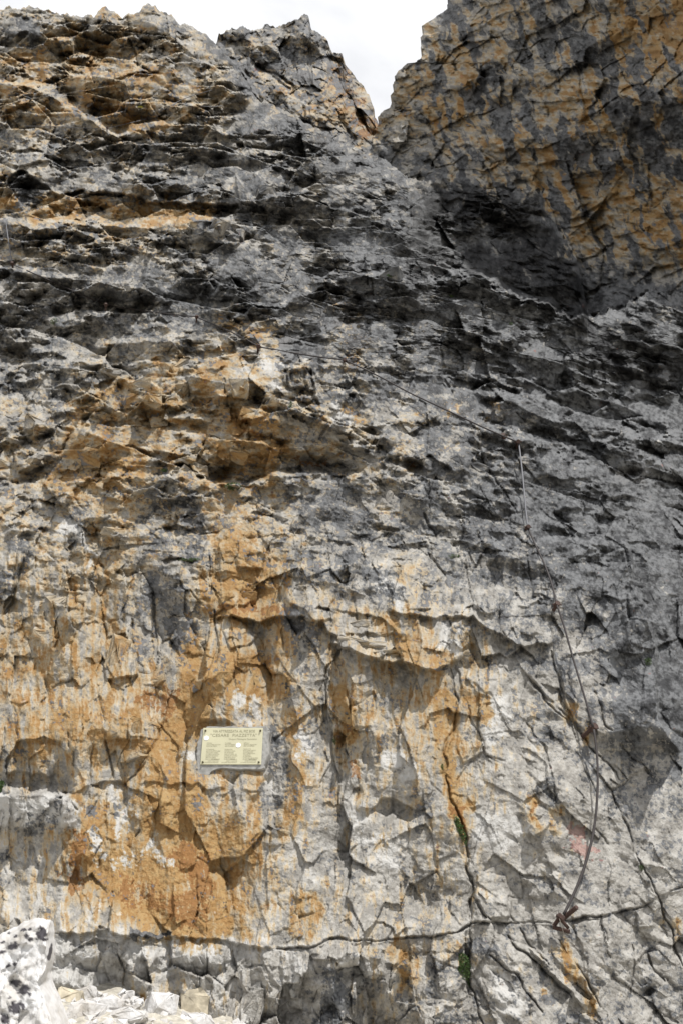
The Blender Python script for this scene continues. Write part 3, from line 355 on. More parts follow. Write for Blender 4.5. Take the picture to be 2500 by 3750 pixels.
def relief(px, py, kind, slope):
    """relief of the broken rock in photograph pixels"""
    px = px.astype(f32); py = py.astype(f32)
    wx = fbm(px/90, py/90, 3, 11)*16 + perlin(px/22, py/22, 31)*4; wy = fbm(px/90, py/90, 3, 23)*16 + perlin(px/22, py/22, 41)*4
    d = sample(DEP, px+wx*.55, py+wy*.55)
    if kind == 'cliff':
        low = sstep(1700, 2400, py+220*perlin(px/320, py/320, 95)-60*perlin(px/70, py/70, 97)); diag = sstep(1650, 1950, px+.15*(py-2900))*sstep(2250, 2600, py); upr = sstep(1200, 1900, px)*(1-low)
    else:
        low = 0*px; diag = 0*px; upr = 0*px
    up_ = np.clip(2000-py, 0, 3000); sc_ = 1+.95*up_/2000 if kind == 'cliff' else 1+0*px      # beds of the same size look smaller higher up
    u = 1250+(px-1250)*sc_+wx*.4; v = py-(.95*up_*up_/4000 if kind == 'cliff' else 0)+wy*.4
    H = np.zeros(px.shape, f32); SL = np.clip(slope, 0, 4).astype(f32); G = (1+.20*SL)/sc_**.8; GR = .75*sstep(.0, .55, perlin(px/170, py/140, 87)).astype(f32)
    def add(w, a, size, au, av, amp, seed, groove=.16, rnd=.3, steep=0):
        w = np.broadcast_to(np.asarray(w, f32), px.shape); m = w > .02
        if not m.any(): return
        c, s_ = math.cos(math.radians(a)), math.sin(math.radians(a)); U = u[m]; Vv = v[m]
        h, e, du, dv = facets((U*c+Vv*s_)/f32(size*au), (-U*s_+Vv*c)/f32(size*av), seed, rnd=rnd)
        H[m] += w[m]*f32(amp*size)*(h - np.exp(-(e/.05)**2)*f32(groove)*GR[m])*G[m]
        if steep: H[m] -= w[m]*f32(steep)*SL[m]*(du*f32(size*au*s_) + dv*f32(size*av*c))
    if kind == 'cliff':
        wl = np.clip(low*(1-diag), 0, 1); wh = 1-low
        rough = .9 + .5*perlin(px/260, py/260, 77); rub = .22 + 1.0*sstep(-.25, .40, perlin(px/190, py/120, 79)+.5*perlin(px/60, py/45, 83))
        smooth = .32 + .40*(1-sstep(2150, 2650, py)) + .35*sstep(3430, 3520, py) + .35*sstep(.0, .5, perlin(px/200, py/260, 91))
        add(wh*rough, 14, 420, 1.3, .7, .30, 91, .0, .3, .2); add(wh*(1-upr)*rough, 6, 165, 1.3, .75, .42, 101, .12, .3, .42); add(wh*upr*rough, 22, 165, 1.6, .6, .40, 111, .12, .3, .42); add(wl*.6, 0, 320, .8, 1.2, .26, 93, .0, .2)
        add(wh*(1-upr)*rub, 4, 76, 1.25, .8, .72, 121, .16, .35, .25); add(wh*upr*rub, 20, 70, 1.8, .6, .68, 131, .16, .35, .25)
        add(wh*rub, 12, 33, 1.3, .7, .96, 141, .14, .35, .12)
        add(wl*smooth*1.3, -4, 140, .7, 1.3, .6, 151); add(wl*smooth, 6, 50, .8, 1.4, .60, 161); add(wl*(smooth*.7+.02), 0, 19, .8, 1.3, .60, 171)
        add((wh*.75*rub+.10*low), 8, 13.5, 1.3, .75, .95, 211, .08)
        add(diag, 60, 190, 1.5, .8, .26, 181, .1); add(diag*rub, 48, 60, 1.7, .7, .34, 191, .12); add(diag*.5*rub, 30, 22, 1.4, .8, .5, 201)
    elif kind == 'right':
        add(1, -28, 300, 1.3, .8, .30, 299, .0); add(1, -22, 150, 1.3, .7, .45, 301, .02); add(1, -30, 64, 1.4, .8, .50, 311, .02); add(1, 40, 28, 1.2, .8, .68, 321)
        add(1, 10, 13, 1.1, .8, .5, 331)
    else:
        fl = sstep(1180, 1300, px)
        add(1-fl, 10, 80, 1, .8, .8, 401); add(fl, 68, 60, 1.8, .5, .9, 411); add(1, 40, 28, 1.2, .8, .8, 421); add(1, 0, 13, 1, 1, .7, 431)
    rg = fbm(px/70, py/70, 3, 55, .55, True)*5 + fbm(px/14, py/14, 2, 65, .6)*2.0 + fbm(px/420, py/300, 2, 67)*36
    k = 1-.45*low+0*px
    return d*(1+.15*SL) + H + rg*k*G
def surface(kind, base):
    def f(px, py):
        Y = base(px, py); d = relief(px, py, kind, (np.log(base(px, py-20.))-np.log(base(px, py+20.)))/40*FPX)
        if kind == 'cliff':      # the wall is dressed flat behind the plaque
            m = sstep(705, 735, px)*(1-sstep(985, 1010, px))*sstep(2630, 2655, py)*(1-sstep(2830, 2860, py))
            d = d*(1-m) + m*(8+.15*d); d = d*(.35+.65*sstep(-10, 110, py-np.interp(px, [p[0] for p in CREST], [p[1] for p in CREST])))
        k = np.clip(1 - d/FPX*1.15, .6, 1.4)
        if kind == 'cliff':      # tiers: above each of these lines the face stands farther back
            jit = perlin(px/45, py/45, 611)*10 + perlin(px/13, py/13, 613)*4
            for xs_, ys_, fac, x0, x1, tap, hh_ in TIERS:
                q = py+jit*(2.4 if fac > .2 else 1)-np.interp(px, xs_, ys_); k = k*(1+fac*sstep(7, -7, q)*np.exp(np.minimum(q, 0)/hh_)*sstep(x0, x0+tap, px)*(1-sstep(x1-tap, x1, px)))
        return Y*k
    return f
cliffY = surface('cliff', tps(BASE)); rightY = surface('right', tps(WALLR)); peakY = surface('peak', tps(PEAK))

CREST = pts('-700,70 -300,60 -120,45 0,32 30,25 80,30 145,28 200,45 260,55 300,62 326,46 345,62 362,32 385,24 405,40 450,64 470,44 488,58 508,46 522,25 545,12 566,15 588,50 625,52 655,86 680,88 700,98 740,115 770,140 795,165 830,200 870,245 900,290 930,345 945,365 1000,385 1090,430 1150,470 1250,526 1354,558 1441,606 1497,654 1569,662 1660,652 1760,662 1840,685 1975,701 2000,741 2030,800 2040,845 2095,900 2110,940 2150,1147 2167,1155 2286,1115 2366,1060 2500,1075 2800,1090 3200,1100')
PEAKTOP = pts('600,330 700,300 770,230 797,150 802,130 850,105 890,98 930,116 950,108 972,90 1000,88 1012,100 1060,80 1100,70 1115,50 1130,58 1140,108 1180,130 1200,150 1215,192 1250,200 1264,232 1300,280 1330,318 1350,342 1362,375 1372,405 1366,420 1376,432 1384,455 1400,490 1460,560')
WALLX = pts('1960,-900 1800,-500 1700,-150 1640,0 1632,30 1600,55 1545,95 1540,160 1543,205 1530,228 1490,232 1462,255 1440,290 1436,350 1440,362 1420,395 1395,405 1385,440 1376,470 1358,530 1340,580 1300,700 1300,1350')
WALLX = [(x, y) for x, y in WALLX]

def build_mesh(name, V, n, m, close=False):
    me = bpy.data.meshes.new(name); nv = V.shape[0]
    i = np.arange((n-1)*(m-1)); r = i//(m-1); c = i % (m-1); a = r*m+c
    F = np.stack([a, a+m, a+m+1, a+1], 1).astype(np.int32)
    me.vertices.add(nv); me.vertices.foreach_set('co', V.astype(f32).ravel())
    me.loops.add(F.size); me.loops.foreach_set('vertex_index', F.ravel())
    me.polygons.add(len(F)); me.polygons.foreach_set('loop_start', np.arange(0, F.size, 4, dtype=np.int32)); me.polygons.foreach_set('loop_total', np.full(len(F), 4, np.int32))
    me.update(calc_edges=True)
    return me
def rock_attr(me, px, py):
    """what the rock is made of and grown over with, plus painted shade, broken up by noise"""
    px = np.asarray(px, f32).ravel(); py = np.asarray(py, f32).ravel()
    wx = fbm(px/80, py/80, 3, 511, .6)*30; wy = fbm(px/80, py/80, 3, 523, .6)*30
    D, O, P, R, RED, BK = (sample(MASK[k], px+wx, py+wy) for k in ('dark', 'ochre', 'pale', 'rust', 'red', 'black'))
    n1 = fbm(px/85, py/65, 4, 541, .7); n2 = fbm(px/15, py/13, 3, 551, .75); stk = fbm((px+.2*wx)/26, py/150, 4, 561, .7); n3 = fbm(px/60, py/60, 4, 571, .7); lw = sstep(1850, 2250, py); stk = stk*lw + (1-lw)*fbm(px/60, py/24, 4, 563, .75)
    O = O + .07*(1-sstep(1500, 2000, px))*sstep(1100, 1500, py)*(1-sstep(3380, 3480, py))
    O = O*(1-.8*sstep(.72, .95, P+.25*n3+.15*n2))
    rw = sstep(1380, 1560, px-.2*py)*(1-sstep(900, 1150, py)); dg = fbm((px*.93-py*.37+.6*wx)/40, (px*.37+py*.93)/240, 4, 581, .65)
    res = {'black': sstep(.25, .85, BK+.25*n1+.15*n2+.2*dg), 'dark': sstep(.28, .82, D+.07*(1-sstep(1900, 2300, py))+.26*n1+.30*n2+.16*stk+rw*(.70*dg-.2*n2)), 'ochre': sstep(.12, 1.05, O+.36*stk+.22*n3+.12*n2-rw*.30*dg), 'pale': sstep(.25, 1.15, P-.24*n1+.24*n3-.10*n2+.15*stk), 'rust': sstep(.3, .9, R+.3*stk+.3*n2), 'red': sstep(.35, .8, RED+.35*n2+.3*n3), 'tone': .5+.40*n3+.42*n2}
    for k, v in res.items():
        a = me.attributes.new(k, 'FLOAT', 'POINT'); a.data.foreach_set('value', np.clip(v, 0, 1).astype(f32))
def steps(a, b, fine0, fine1, fine, coarse_):
    """sample positions: fine inside the part the photograph shows, coarser outside it"""
    return np.concatenate([np.arange(a, fine0, coarse_), np.arange(fine0, fine1, fine), np.arange(fine1, b+coarse_, coarse_)])

# ------------------------------------------------------------------ materials
def mat(name):
    m = bpy.data.materials.new(name); m.use_nodes = True; t = m.node_tree; t.nodes.clear()
    o = t.nodes.new('ShaderNodeOutputMaterial'); b = t.nodes.new('ShaderNodeBsdfPrincipled'); t.links.new(b.outputs[0], o.inputs[0])
    return m, t, b
def simple(name, col, rough=.7, metal=0.0, var=.15, scale=40, bump=.0):
    m, t, b = mat(name); b.inputs['Roughness'].default_value = rough; b.inputs['Metallic'].default_value = metal
    n = t.nodes.new('ShaderNodeTexNoise'); n.inputs['Scale'].default_value = scale; n.inputs['Detail'].default_value = 5
    tcx = t.nodes.new('ShaderNodeTexCoord'); t.links.new(tcx.outputs['Object'], n.inputs['Vector'])
    r = t.nodes.new('ShaderNodeValToRGB'); r.color_ramp.elements[0].position = .3; r.color_ramp.elements[1].position = .7
    r.color_ramp.elements[0].color = tuple(c*(1-var) for c in col)+(1,); r.color_ramp.elements[1].color = tuple(min(1, c*(1+var)) for c in col)+(1,)
    t.links.new(n.outputs['Fac'], r.inputs['Fac']); t.links.new(r.outputs['Color'], b.inputs['Base Color'])
    if bump:
        bp = t.nodes.new('ShaderNodeBump'); bp.inputs['Strength'].default_value = .6; bp.inputs['Distance'].default_value = bump
        t.links.new(n.outputs['Fac'], bp.inputs['Height']); t.links.new(bp.outputs['Normal'], b.inputs['Normal'])
    return m
def rock_material():
    m, t, b = mat('weathered_limestone'); N = t.nodes.new; L = t.links.new
    b.inputs['Roughness'].default_value = .85; b.inputs['Specular IOR Level'].default_value = .35
    geo = N('ShaderNodeNewGeometry')
    def mapped(s):
        q = N('ShaderNodeVectorMath'); q.operation = 'MULTIPLY'; q.inputs[1].default_value = s; L(geo.outputs['Position'], q.inputs[0]); return q.outputs[0]
    def noise(s, sc, det, rough=.6, dist=0.0):
        n = N('ShaderNodeTexNoise'); n.inputs['Scale'].default_value = sc; n.inputs['Detail'].default_value = det; n.inputs['Roughness'].default_value = rough; n.inputs['Distortion'].default_value = dist
        L(mapped(s), n.inputs['Vector']); return n.outputs['Fac']
    def math_(op, a, bb, clamp=False):
        q = N('ShaderNodeMath'); q.operation = op; q.use_clamp = clamp
        for i, x in enumerate((a, bb)):
            if isinstance(x, (int, float)): q.inputs[i].default_value = x
            else: L(x, q.inputs[i])
        return q.outputs[0]
    def attr(k):
        a = N('ShaderNodeAttribute'); a.attribute_name = k; return a.outputs['Fac']
    def ramp(f, lo, hi):
        r = N('ShaderNodeMapRange'); r.interpolation_type = 'SMOOTHSTEP'; r.inputs['From Min'].default_value = lo; r.inputs['From Max'].default_value = hi; L(f, r.inputs['Value']); return r.outputs[0]
    def mix(f, a, bb):
        q = N('ShaderNodeMixRGB'); 
        if isinstance(f, (int, float)): q.inputs[0].default_value = f
        else: L(f, q.inputs[0])
        for i, x in ((1, a), (2, bb)):
            if isinstance(x, tuple): q.inputs[i].default_value = x+(1,)
            else: L(x, q.inputs[i])
        return q.outputs[0]
    fine = noise((1, 1, 1), 30, 4, .7); mid = noise((1, 1, .7), 7, 4, .65); tone = attr('tone')
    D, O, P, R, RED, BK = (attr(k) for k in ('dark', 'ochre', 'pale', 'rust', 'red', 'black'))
    def edge(a, g=.5, lo=.3, hi=.7): return ramp(math_('ADD', a, math_('MULTIPLY', math_('SUBTRACT', fine, .5), g)), lo, hi)
    v = math_('ADD', math_('MULTIPLY', mid, .6), math_('MULTIPLY', tone, .5))
    c = mix(ramp(v, .3, .8), (.205, .192, .172), (.365, .347, .315))
    c = mix(math_('MULTIPLY', edge(P, .5, .1, .95), .92), c, (.455, .443, .420))
    c = mix(math_('MULTIPLY', ramp(O, .06, .6), .85), c, mix(ramp(v, .3, .8), (.30, .235, .145), (.42, .345, .23)))
    c = mix(math_('MULTIPLY', edge(O, .35, .42, 1.0), .95), c, mix(ramp(v, .3, .75), (.325, .212, .090), (.250, .134, .040)))
    c = mix(math_('MULTIPLY', edge(R, .5), .8), c, (.20, .092, .028))
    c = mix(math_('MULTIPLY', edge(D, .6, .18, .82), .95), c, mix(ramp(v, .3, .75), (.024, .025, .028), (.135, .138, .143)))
    c = mix(math_('MULTIPLY', edge(BK, .5, .1, .9), .95), c, mix(ramp(v, .3, .8), (.008, .008, .009), (.050, .050, .052)))  # near-black coat: streaks plus the painted gully shade
    c = mix(math_('MULTIPLY', ramp(fine, .58, .74), .32), c, (.05, .05, .05))
    c = mix(math_('MULTIPLY', edge(RED, .8), .42), c, (.32, .11, .08))
    L(c, b.inputs['Base Color'])
    bp = N('ShaderNodeBump'); bp.inputs['Strength'].default_value = .7; bp.inputs['Distance'].default_value = .03
    L(math_('ADD', fine, math_('MULTIPLY', mid, 1.4)), bp.inputs['Height']); L(bp.outputs['Normal'], b.inputs['Normal'])
    return m
ROCK = rock_material()
def tag(o, label=None, cat=None, group=None, kind=None):
    for k, v in (('label', label), ('category', cat), ('group', group), ('kind', kind)):
        if v: o[k] = v
    return o
def link(name, me, m=None, parent=None):
    o = bpy.data.objects.new(name, me); C.objects.link(o)
    if m is not None: me.materials.append(m)
    if parent is not None: o.parent = parent
    return o

# ------------------------------------------------------------------ the cliff
FINE = 3.0
def cliff():
    xs = steps(-640, 3140, -60, 2560, FINE, 14); cx = [p[0] for p in CREST]; cy = [p[1] for p in CREST]
    top = np.interp(xs, cx, cy) + fbm(xs/24, xs*0+3.3, 4, 611, .6)*9 + sstep(1400, 1600, xs)*np.round(perlin(xs/50, xs*0+7.7, 617)*4)*6
    n1_, n2_ = 440, 760; nr = n1_+n2_; t1 = np.linspace(0, 1, n1_, endpoint=False); t2 = np.linspace(0, 1, n2_)
    PX = np.broadcast_to(xs[None, :], (nr, len(xs))).copy(); PY = np.concatenate([top[None, :]+(1330-top[None, :])*t1[:, None], np.broadcast_to((1330+(3960-1330)*t2)[:, None], (n2_, len(xs)))])
    Y = cliffY(PX, PY)
    x, y, z = world(PX, PY, Y)
    V = np.stack([x, y, z], -1)
    back = []                                        # the crest goes on over the top and down behind
    for k, (dy, dz) in enumerate(((12., -4.), (4., -1.0), (1.2, -.15))):
        b = V[0].copy(); b[:, 1] += dy; b[:, 2] += dz; b[:, 0] *= 1+dy/90.; back.append(b)
    V = np.concatenate([np.stack(back), V], 0); n, m_ = V.shape[:2]
    PXa = np.concatenate([np.repeat(PX[:1], 3, 0), PX]); PYa = np.concatenate([np.repeat(PY[:1], 3, 0), PY])
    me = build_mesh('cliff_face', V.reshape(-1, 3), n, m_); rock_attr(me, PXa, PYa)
    return tag(link('cliff_face', me, ROCK), kind='structure')
cliff_o = cliff()
def right_wall():
    ys = steps(-860, 1240, -40, 1180, 3.2, 14); wy = [p[1] for p in WALLX]; wx = [p[0] for p in WALLX]
    left = np.interp(ys, wy, wx) + fbm(ys/26, ys*0+8.8, 4, 711, .6)*9
    nc = 400; t = np.linspace(0, 1, nc)**1.0
    PY = np.broadcast_to(ys[:, None], (len(ys), nc)).copy(); PX = left[:, None]+(3150-left[:, None])*t[None, :]
    x, y, z = world(PX, PY, rightY(PX, PY)); V = np.stack([x, y, z], -1)
    b1 = V[:, :1].copy(); b1[..., 1] += 1.5; b1[..., 0] += .3; b2 = V[:, :1].copy(); b2[..., 1] += 9; b2[..., 0] += 5
    V = np.concatenate([b2, b1, V], 1); PXa = np.concatenate([PX[:, :1], PX[:, :1], PX], 1); PYa = np.concatenate([PY[:, :1], PY[:, :1], PY], 1)
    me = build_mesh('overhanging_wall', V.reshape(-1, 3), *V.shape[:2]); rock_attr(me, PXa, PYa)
    return tag(link('overhanging_wall', me, ROCK), kind='structure')
right_o = right_wall()
def peak():
    xs = np.arange(640, 1455, 3.0); px_ = [p[0] for p in PEAKTOP]; py_ = [p[1] for p in PEAKTOP]
    top = np.interp(xs, px_, py_) + fbm(xs/20, xs*0+5.5, 4, 811, .6)*8
    nr = 230; t = np.linspace(0, 1, nr)
    PX = np.broadcast_to(xs[None, :], (nr, len(xs))).copy(); PY = top[None, :]+(660-top[None, :])*t[:, None]
    x, y, z = world(PX, PY, peakY(PX, PY)); V = np.stack([x, y, z], -1)
    b1 = V[:1].copy(); b1[..., 1] += 1.5; b1[..., 2] -= .2; b2 = V[:1].copy(); b2[..., 1] += 10; b2[..., 2] -= 6
    V = np.concatenate([b2, b1, V], 0); PXa = np.concatenate([PX[:1], PX[:1], PX]); PYa = np.concatenate([PY[:1], PY[:1], PY])
    me = build_mesh('rock_peak', V.reshape(-1, 3), *V.shape[:2]); rock_attr(me, PXa, PYa)
    return tag(link('rock_peak', me, ROCK), kind='structure')
peak_o = peak()
#@OBJECTS
def surf(px, py, off=0.0, f=cliffY):
    a = np.array([float(px)]); b = np.array([float(py)]); Y = f(a, b)-off
    x, y, z = world(a, b, Y); return Vector((float(x[0]), float(y[0]), float(z[0])))
def empty(name, loc):
    o = bpy.data.objects.new(name, None); o.empty_display_size = .1; C.objects.link(o); o.location = loc; return o
def bm_obj(name, bm, m, parent=None, smooth=False):
    me = bpy.data.meshes.new(name); bm.to_mesh(me); bm.free()
    if smooth: me.polygons.foreach_set('use_smooth', [True]*len(me.polygons))
    o = link(name, me, m, parent)
    if parent is not None: o.matrix_parent_inverse = Matrix.Translation(parent.location).inverted() if not any(parent.rotation_euler) else parent.matrix_world.inverted()
    return o
def tube(bm, P, r, sides=7, caps=True):
    P = [Vector(p) for p in P]; rings = []; n = len(P); up = Vector((.31, .2, .93))
    for i in range(n):
        d = (P[min(i+1, n-1)]-P[max(i-1, 0)]).normalized(); a = d.cross(up)
        if a.length < .05: a = d.cross(Vector((1, 0, 0)))
        a.normalize(); b = d.cross(a); rr = r[i] if isinstance(r, (list, tuple)) else r
        rings.append([bm.verts.new(P[i]+(a*math.cos(2*math.pi*k/sides)+b*math.sin(2*math.pi*k/sides))*rr) for k in range(sides)])
    for i in range(n-1):
        for k in range(sides): bm.faces.new((rings[i][k], rings[i][(k+1) % sides], rings[i+1][(k+1) % sides], rings[i+1][k]))
    if caps: bm.faces.new(rings[0][::-1]); bm.faces.new(rings[-1])
def ribbed(bm, a, b, r, n):            # ribbed reinforcing bar
    a = Vector(a); b = Vector(b); P = []; R = []
    for i in range(n*2+1):
        P.append(a.lerp(b, i/(n*2))); R.append(r*(1.22 if i % 2 else .92))
    tube(bm, P, R, 7)
def block(bm, c, size, rnd, npts=16, rot=None, sharp=.75):
    """angular stone: hull of points pushed towards the faces of a box"""
    rot = rot or Matrix.Rotation(rnd.uniform(0, 6.3), 3, Vector((rnd.uniform(-1, 1), rnd.uniform(-1, 1), rnd.uniform(-1, 1))).normalized())
    vs_ = []
    for i in range(npts):
        v = Vector((rnd.uniform(-1, 1), rnd.uniform(-1, 1), rnd.uniform(-1, 1))); q = max(abs(v.x), abs(v.y), abs(v.z)); v = v/q*(sharp+rnd.uniform(0, 1-sharp))
        v = Vector((v.x*size[0], v.y*size[1], v.z*size[2])); vs_.append(bm.verts.new(Vector(c)+rot @ v))
    g = bmesh.ops.convex_hull(bm, input=vs_)
    bmesh.ops.delete(bm, geom=[v for v in g['geom_interior'] if isinstance(v, bmesh.types.BMVert)], context='VERTS')

# ------------------------------------------------------------------ loose blocks caught in the face
RB = [(307,1374,24,20),(510,1418,60,40),(558,1458,50,30),(478,1466,40,24),(606,1418,28,30),(677,1418,36,28),(630,1458,24,24),(414,1362,36,24),(606,1346,36,26),(669,1338,36,28),(725,1362,24,20),(916,1506,52,24),(877,1418,40,36),(996,1466,32,30),(1084,1386,36,40),(1076,1482,26,34),(343,1490,50,30),(127,1546,44,34),(56,1522,36,30),(104,1681,56,40),(159,1625,36,28),(335,1673,44,36),(375,1705,44,28),(590,1546,44,24),(542,1562,60,20),(733,1721,30,28),(677,1721,26,26),(813,1657,26,30),(869,1649,44,40),(16,1689,30,40),
 (422,1948,54,24),(207,2191,50,40),(279,2191,40,26),(151,2326,36,20),(434,2406,50,70),(917,2063,36,26),(845,2183,18,16),(909,2191,36,24),(741,2358,34,28),(558,2486,50,28),(1370,2366,60,9),(1409,2390,55,10),(1298,2294,70,18),(1401,2318,60,14),(1298,2342,60,10),(1585,1737,34,34),(1680,1689,46,30),(1760,1713,44,26),(1433,1809,36,34),(1354,1737,34,40),(1736,1028,40,20),(1808,1060,50,14),(1664,1028,40,16),
 (919,3700,36,48),(882,3604,26,30),(855,3636,26,40),(908,3593,22,30),(940,3630,26,26),(999,3620,30,24),(1057,3690,30,34),(850,3726,30,40),(426,2681,32,20),(495,2638,22,14),(492,2675,22,34),(553,2657,34,10),(670,2760,22,22),(479,2760,50,22),(800,820,60,40),(860,850,50,36),(720,830,44,34),(900,800,40,30),(980,700,60,40),(1340,820,54,40),(1430,1010,60,44),(330,1130,40,36),(200,980,40,26)]
for i, (px, py, hw, hh) in enumerate(RB):
    rnd = random.Random(300+i); p = surf(px, py); k = p.y/FPX*1.15; e = min(hw, hh)
    q = Matrix.Rotation(rnd.uniform(-.45, .45), 3, 'Z') @ Matrix.Rotation(rnd.uniform(-.35, .35), 3, 'X') @ Matrix.Rotation(rnd.uniform(-.2, .2), 3, 'Y')
    bm = bmesh.new(); dp = min(max(e*.9, 14), 40); block(bm, p+Vector((0, dp*k*.35, 0)), (hw*k*1.02, dp*k, hh*k*1.15), rnd, 15, q, .6)
    bmesh.ops.bevel(bm, geom=bm.edges[:], offset=e*k*.035, segments=1, affect='EDGES')
    bmesh.ops.triangulate(bm, faces=bm.faces[:]); bmesh.ops.subdivide_edges(bm, edges=bm.edges[:], cuts=2 if e < 26 else 4, fractal=.5, along_normal=.25, seed=i)
    o = bm_obj('rock_block', bm, ROCK, cliff_o); co = np.array([v.co[:] for v in o.data.vertices]); rock_attr(o.data, *project(co[:, 0], co[:, 1], co[:, 2]))

# ------------------------------------------------------------------ ground: scree that rises to the foot of the wall
def ground_z(x, y):
    m = np.exp(-((x+1.7)/1.55)**2)
    h = np.interp(y, [-400, -30, -3, 0, 2.5, 4.4, 5.2, 6.5, 400], [-130, -9, -.9, 0, .45, .98, 1.05, 1.1, 1.2])
    return h + m*np.interp(y, [1.5, 3.2, 4.7, 5.3, 7], [0, .18, .41, .47, .47])
def ground():
    xs = np.concatenate([np.linspace(-300, -4, 40), np.arange(-3.9, 4, .05), np.linspace(4, 300, 40)]); ys = np.concatenate([np.linspace(-300, -1, 40), np.arange(-.9, 7, .05), np.linspace(7, 60, 10)])
    X, Y = np.meshgrid(xs, ys); Z = ground_z(X, Y) + fbm(X*1.7, Y*1.7, 4, 901)*.035 + (np.abs(X) < 4)*np.abs(perlin(X*11, Y*11, 915))*.03
    me = build_mesh('ground', np.stack([X, Y, Z], -1).reshape(-1, 3)[::1], *X.shape); me.flip_normals()
    return tag(link('ground', me, GRAVEL), kind='structure')
GRAVEL = simple('pale_scree', (.40, .37, .31), .9, 0, .35, 30, .03)
ground()

WHITE = None
def stone_material():
    m, t, b = mat('white_limestone'); N = t.nodes.new; L = t.links.new; b.inputs['Roughness'].default_value = .85
    co = N('ShaderNodeNewGeometry'); n1 = N('ShaderNodeTexNoise'); n1.inputs['Scale'].default_value = 9; n1.inputs['Detail'].default_value = 6; n1.inputs['Roughness'].default_value = .65
    n2 = N('ShaderNodeTexNoise'); n2.inputs['Scale'].default_value = 60; n2.inputs['Detail'].default_value = 4
    L(co.outputs['Position'], n1.inputs['Vector']); L(co.outputs['Position'], n2.inputs['Vector'])
    r = N('ShaderNodeValToRGB'); r.color_ramp.elements[0].position = .32; r.color_ramp.elements[1].position = .6; r.color_ramp.elements[0].color = (.40, .37, .33, 1); r.color_ramp.elements[1].color = (.56, .55, .54, 1); L(n1.outputs['Fac'], r.inputs['Fac'])
    a = N('ShaderNodeAttribute'); a.attribute_name = 'lichen'; mx_ = N('ShaderNodeMixRGB'); mx_.inputs[2].default_value = (.045, .04, .045, 1)
    L(a.outputs['Fac'], mx_.inputs[0]); L(r.outputs['Color'], mx_.inputs[1]); L(mx_.outputs['Color'], b.inputs['Base Color'])
    bp = N('ShaderNodeBump'); bp.inputs['Strength'].default_value = .5; bp.inputs['Distance'].default_value = .012; ad = N('ShaderNodeMath'); ad.operation = 'ADD'; L(n1.outputs['Fac'], ad.inputs[0]); L(n2.outputs['Fac'], ad.inputs[1]); L(ad.outputs[0], bp.inputs['Height']); L(bp.outputs['Normal'], b.inputs['Normal'])
    return m
WHITE = stone_material(); CREAM = simple('cream_limestone', (.40, .35, .26), .85, 0, .35, 24, .012); EARTH = simple('brown_earth', (.20, .15, .085), .95, 0, .4, 30, .01)

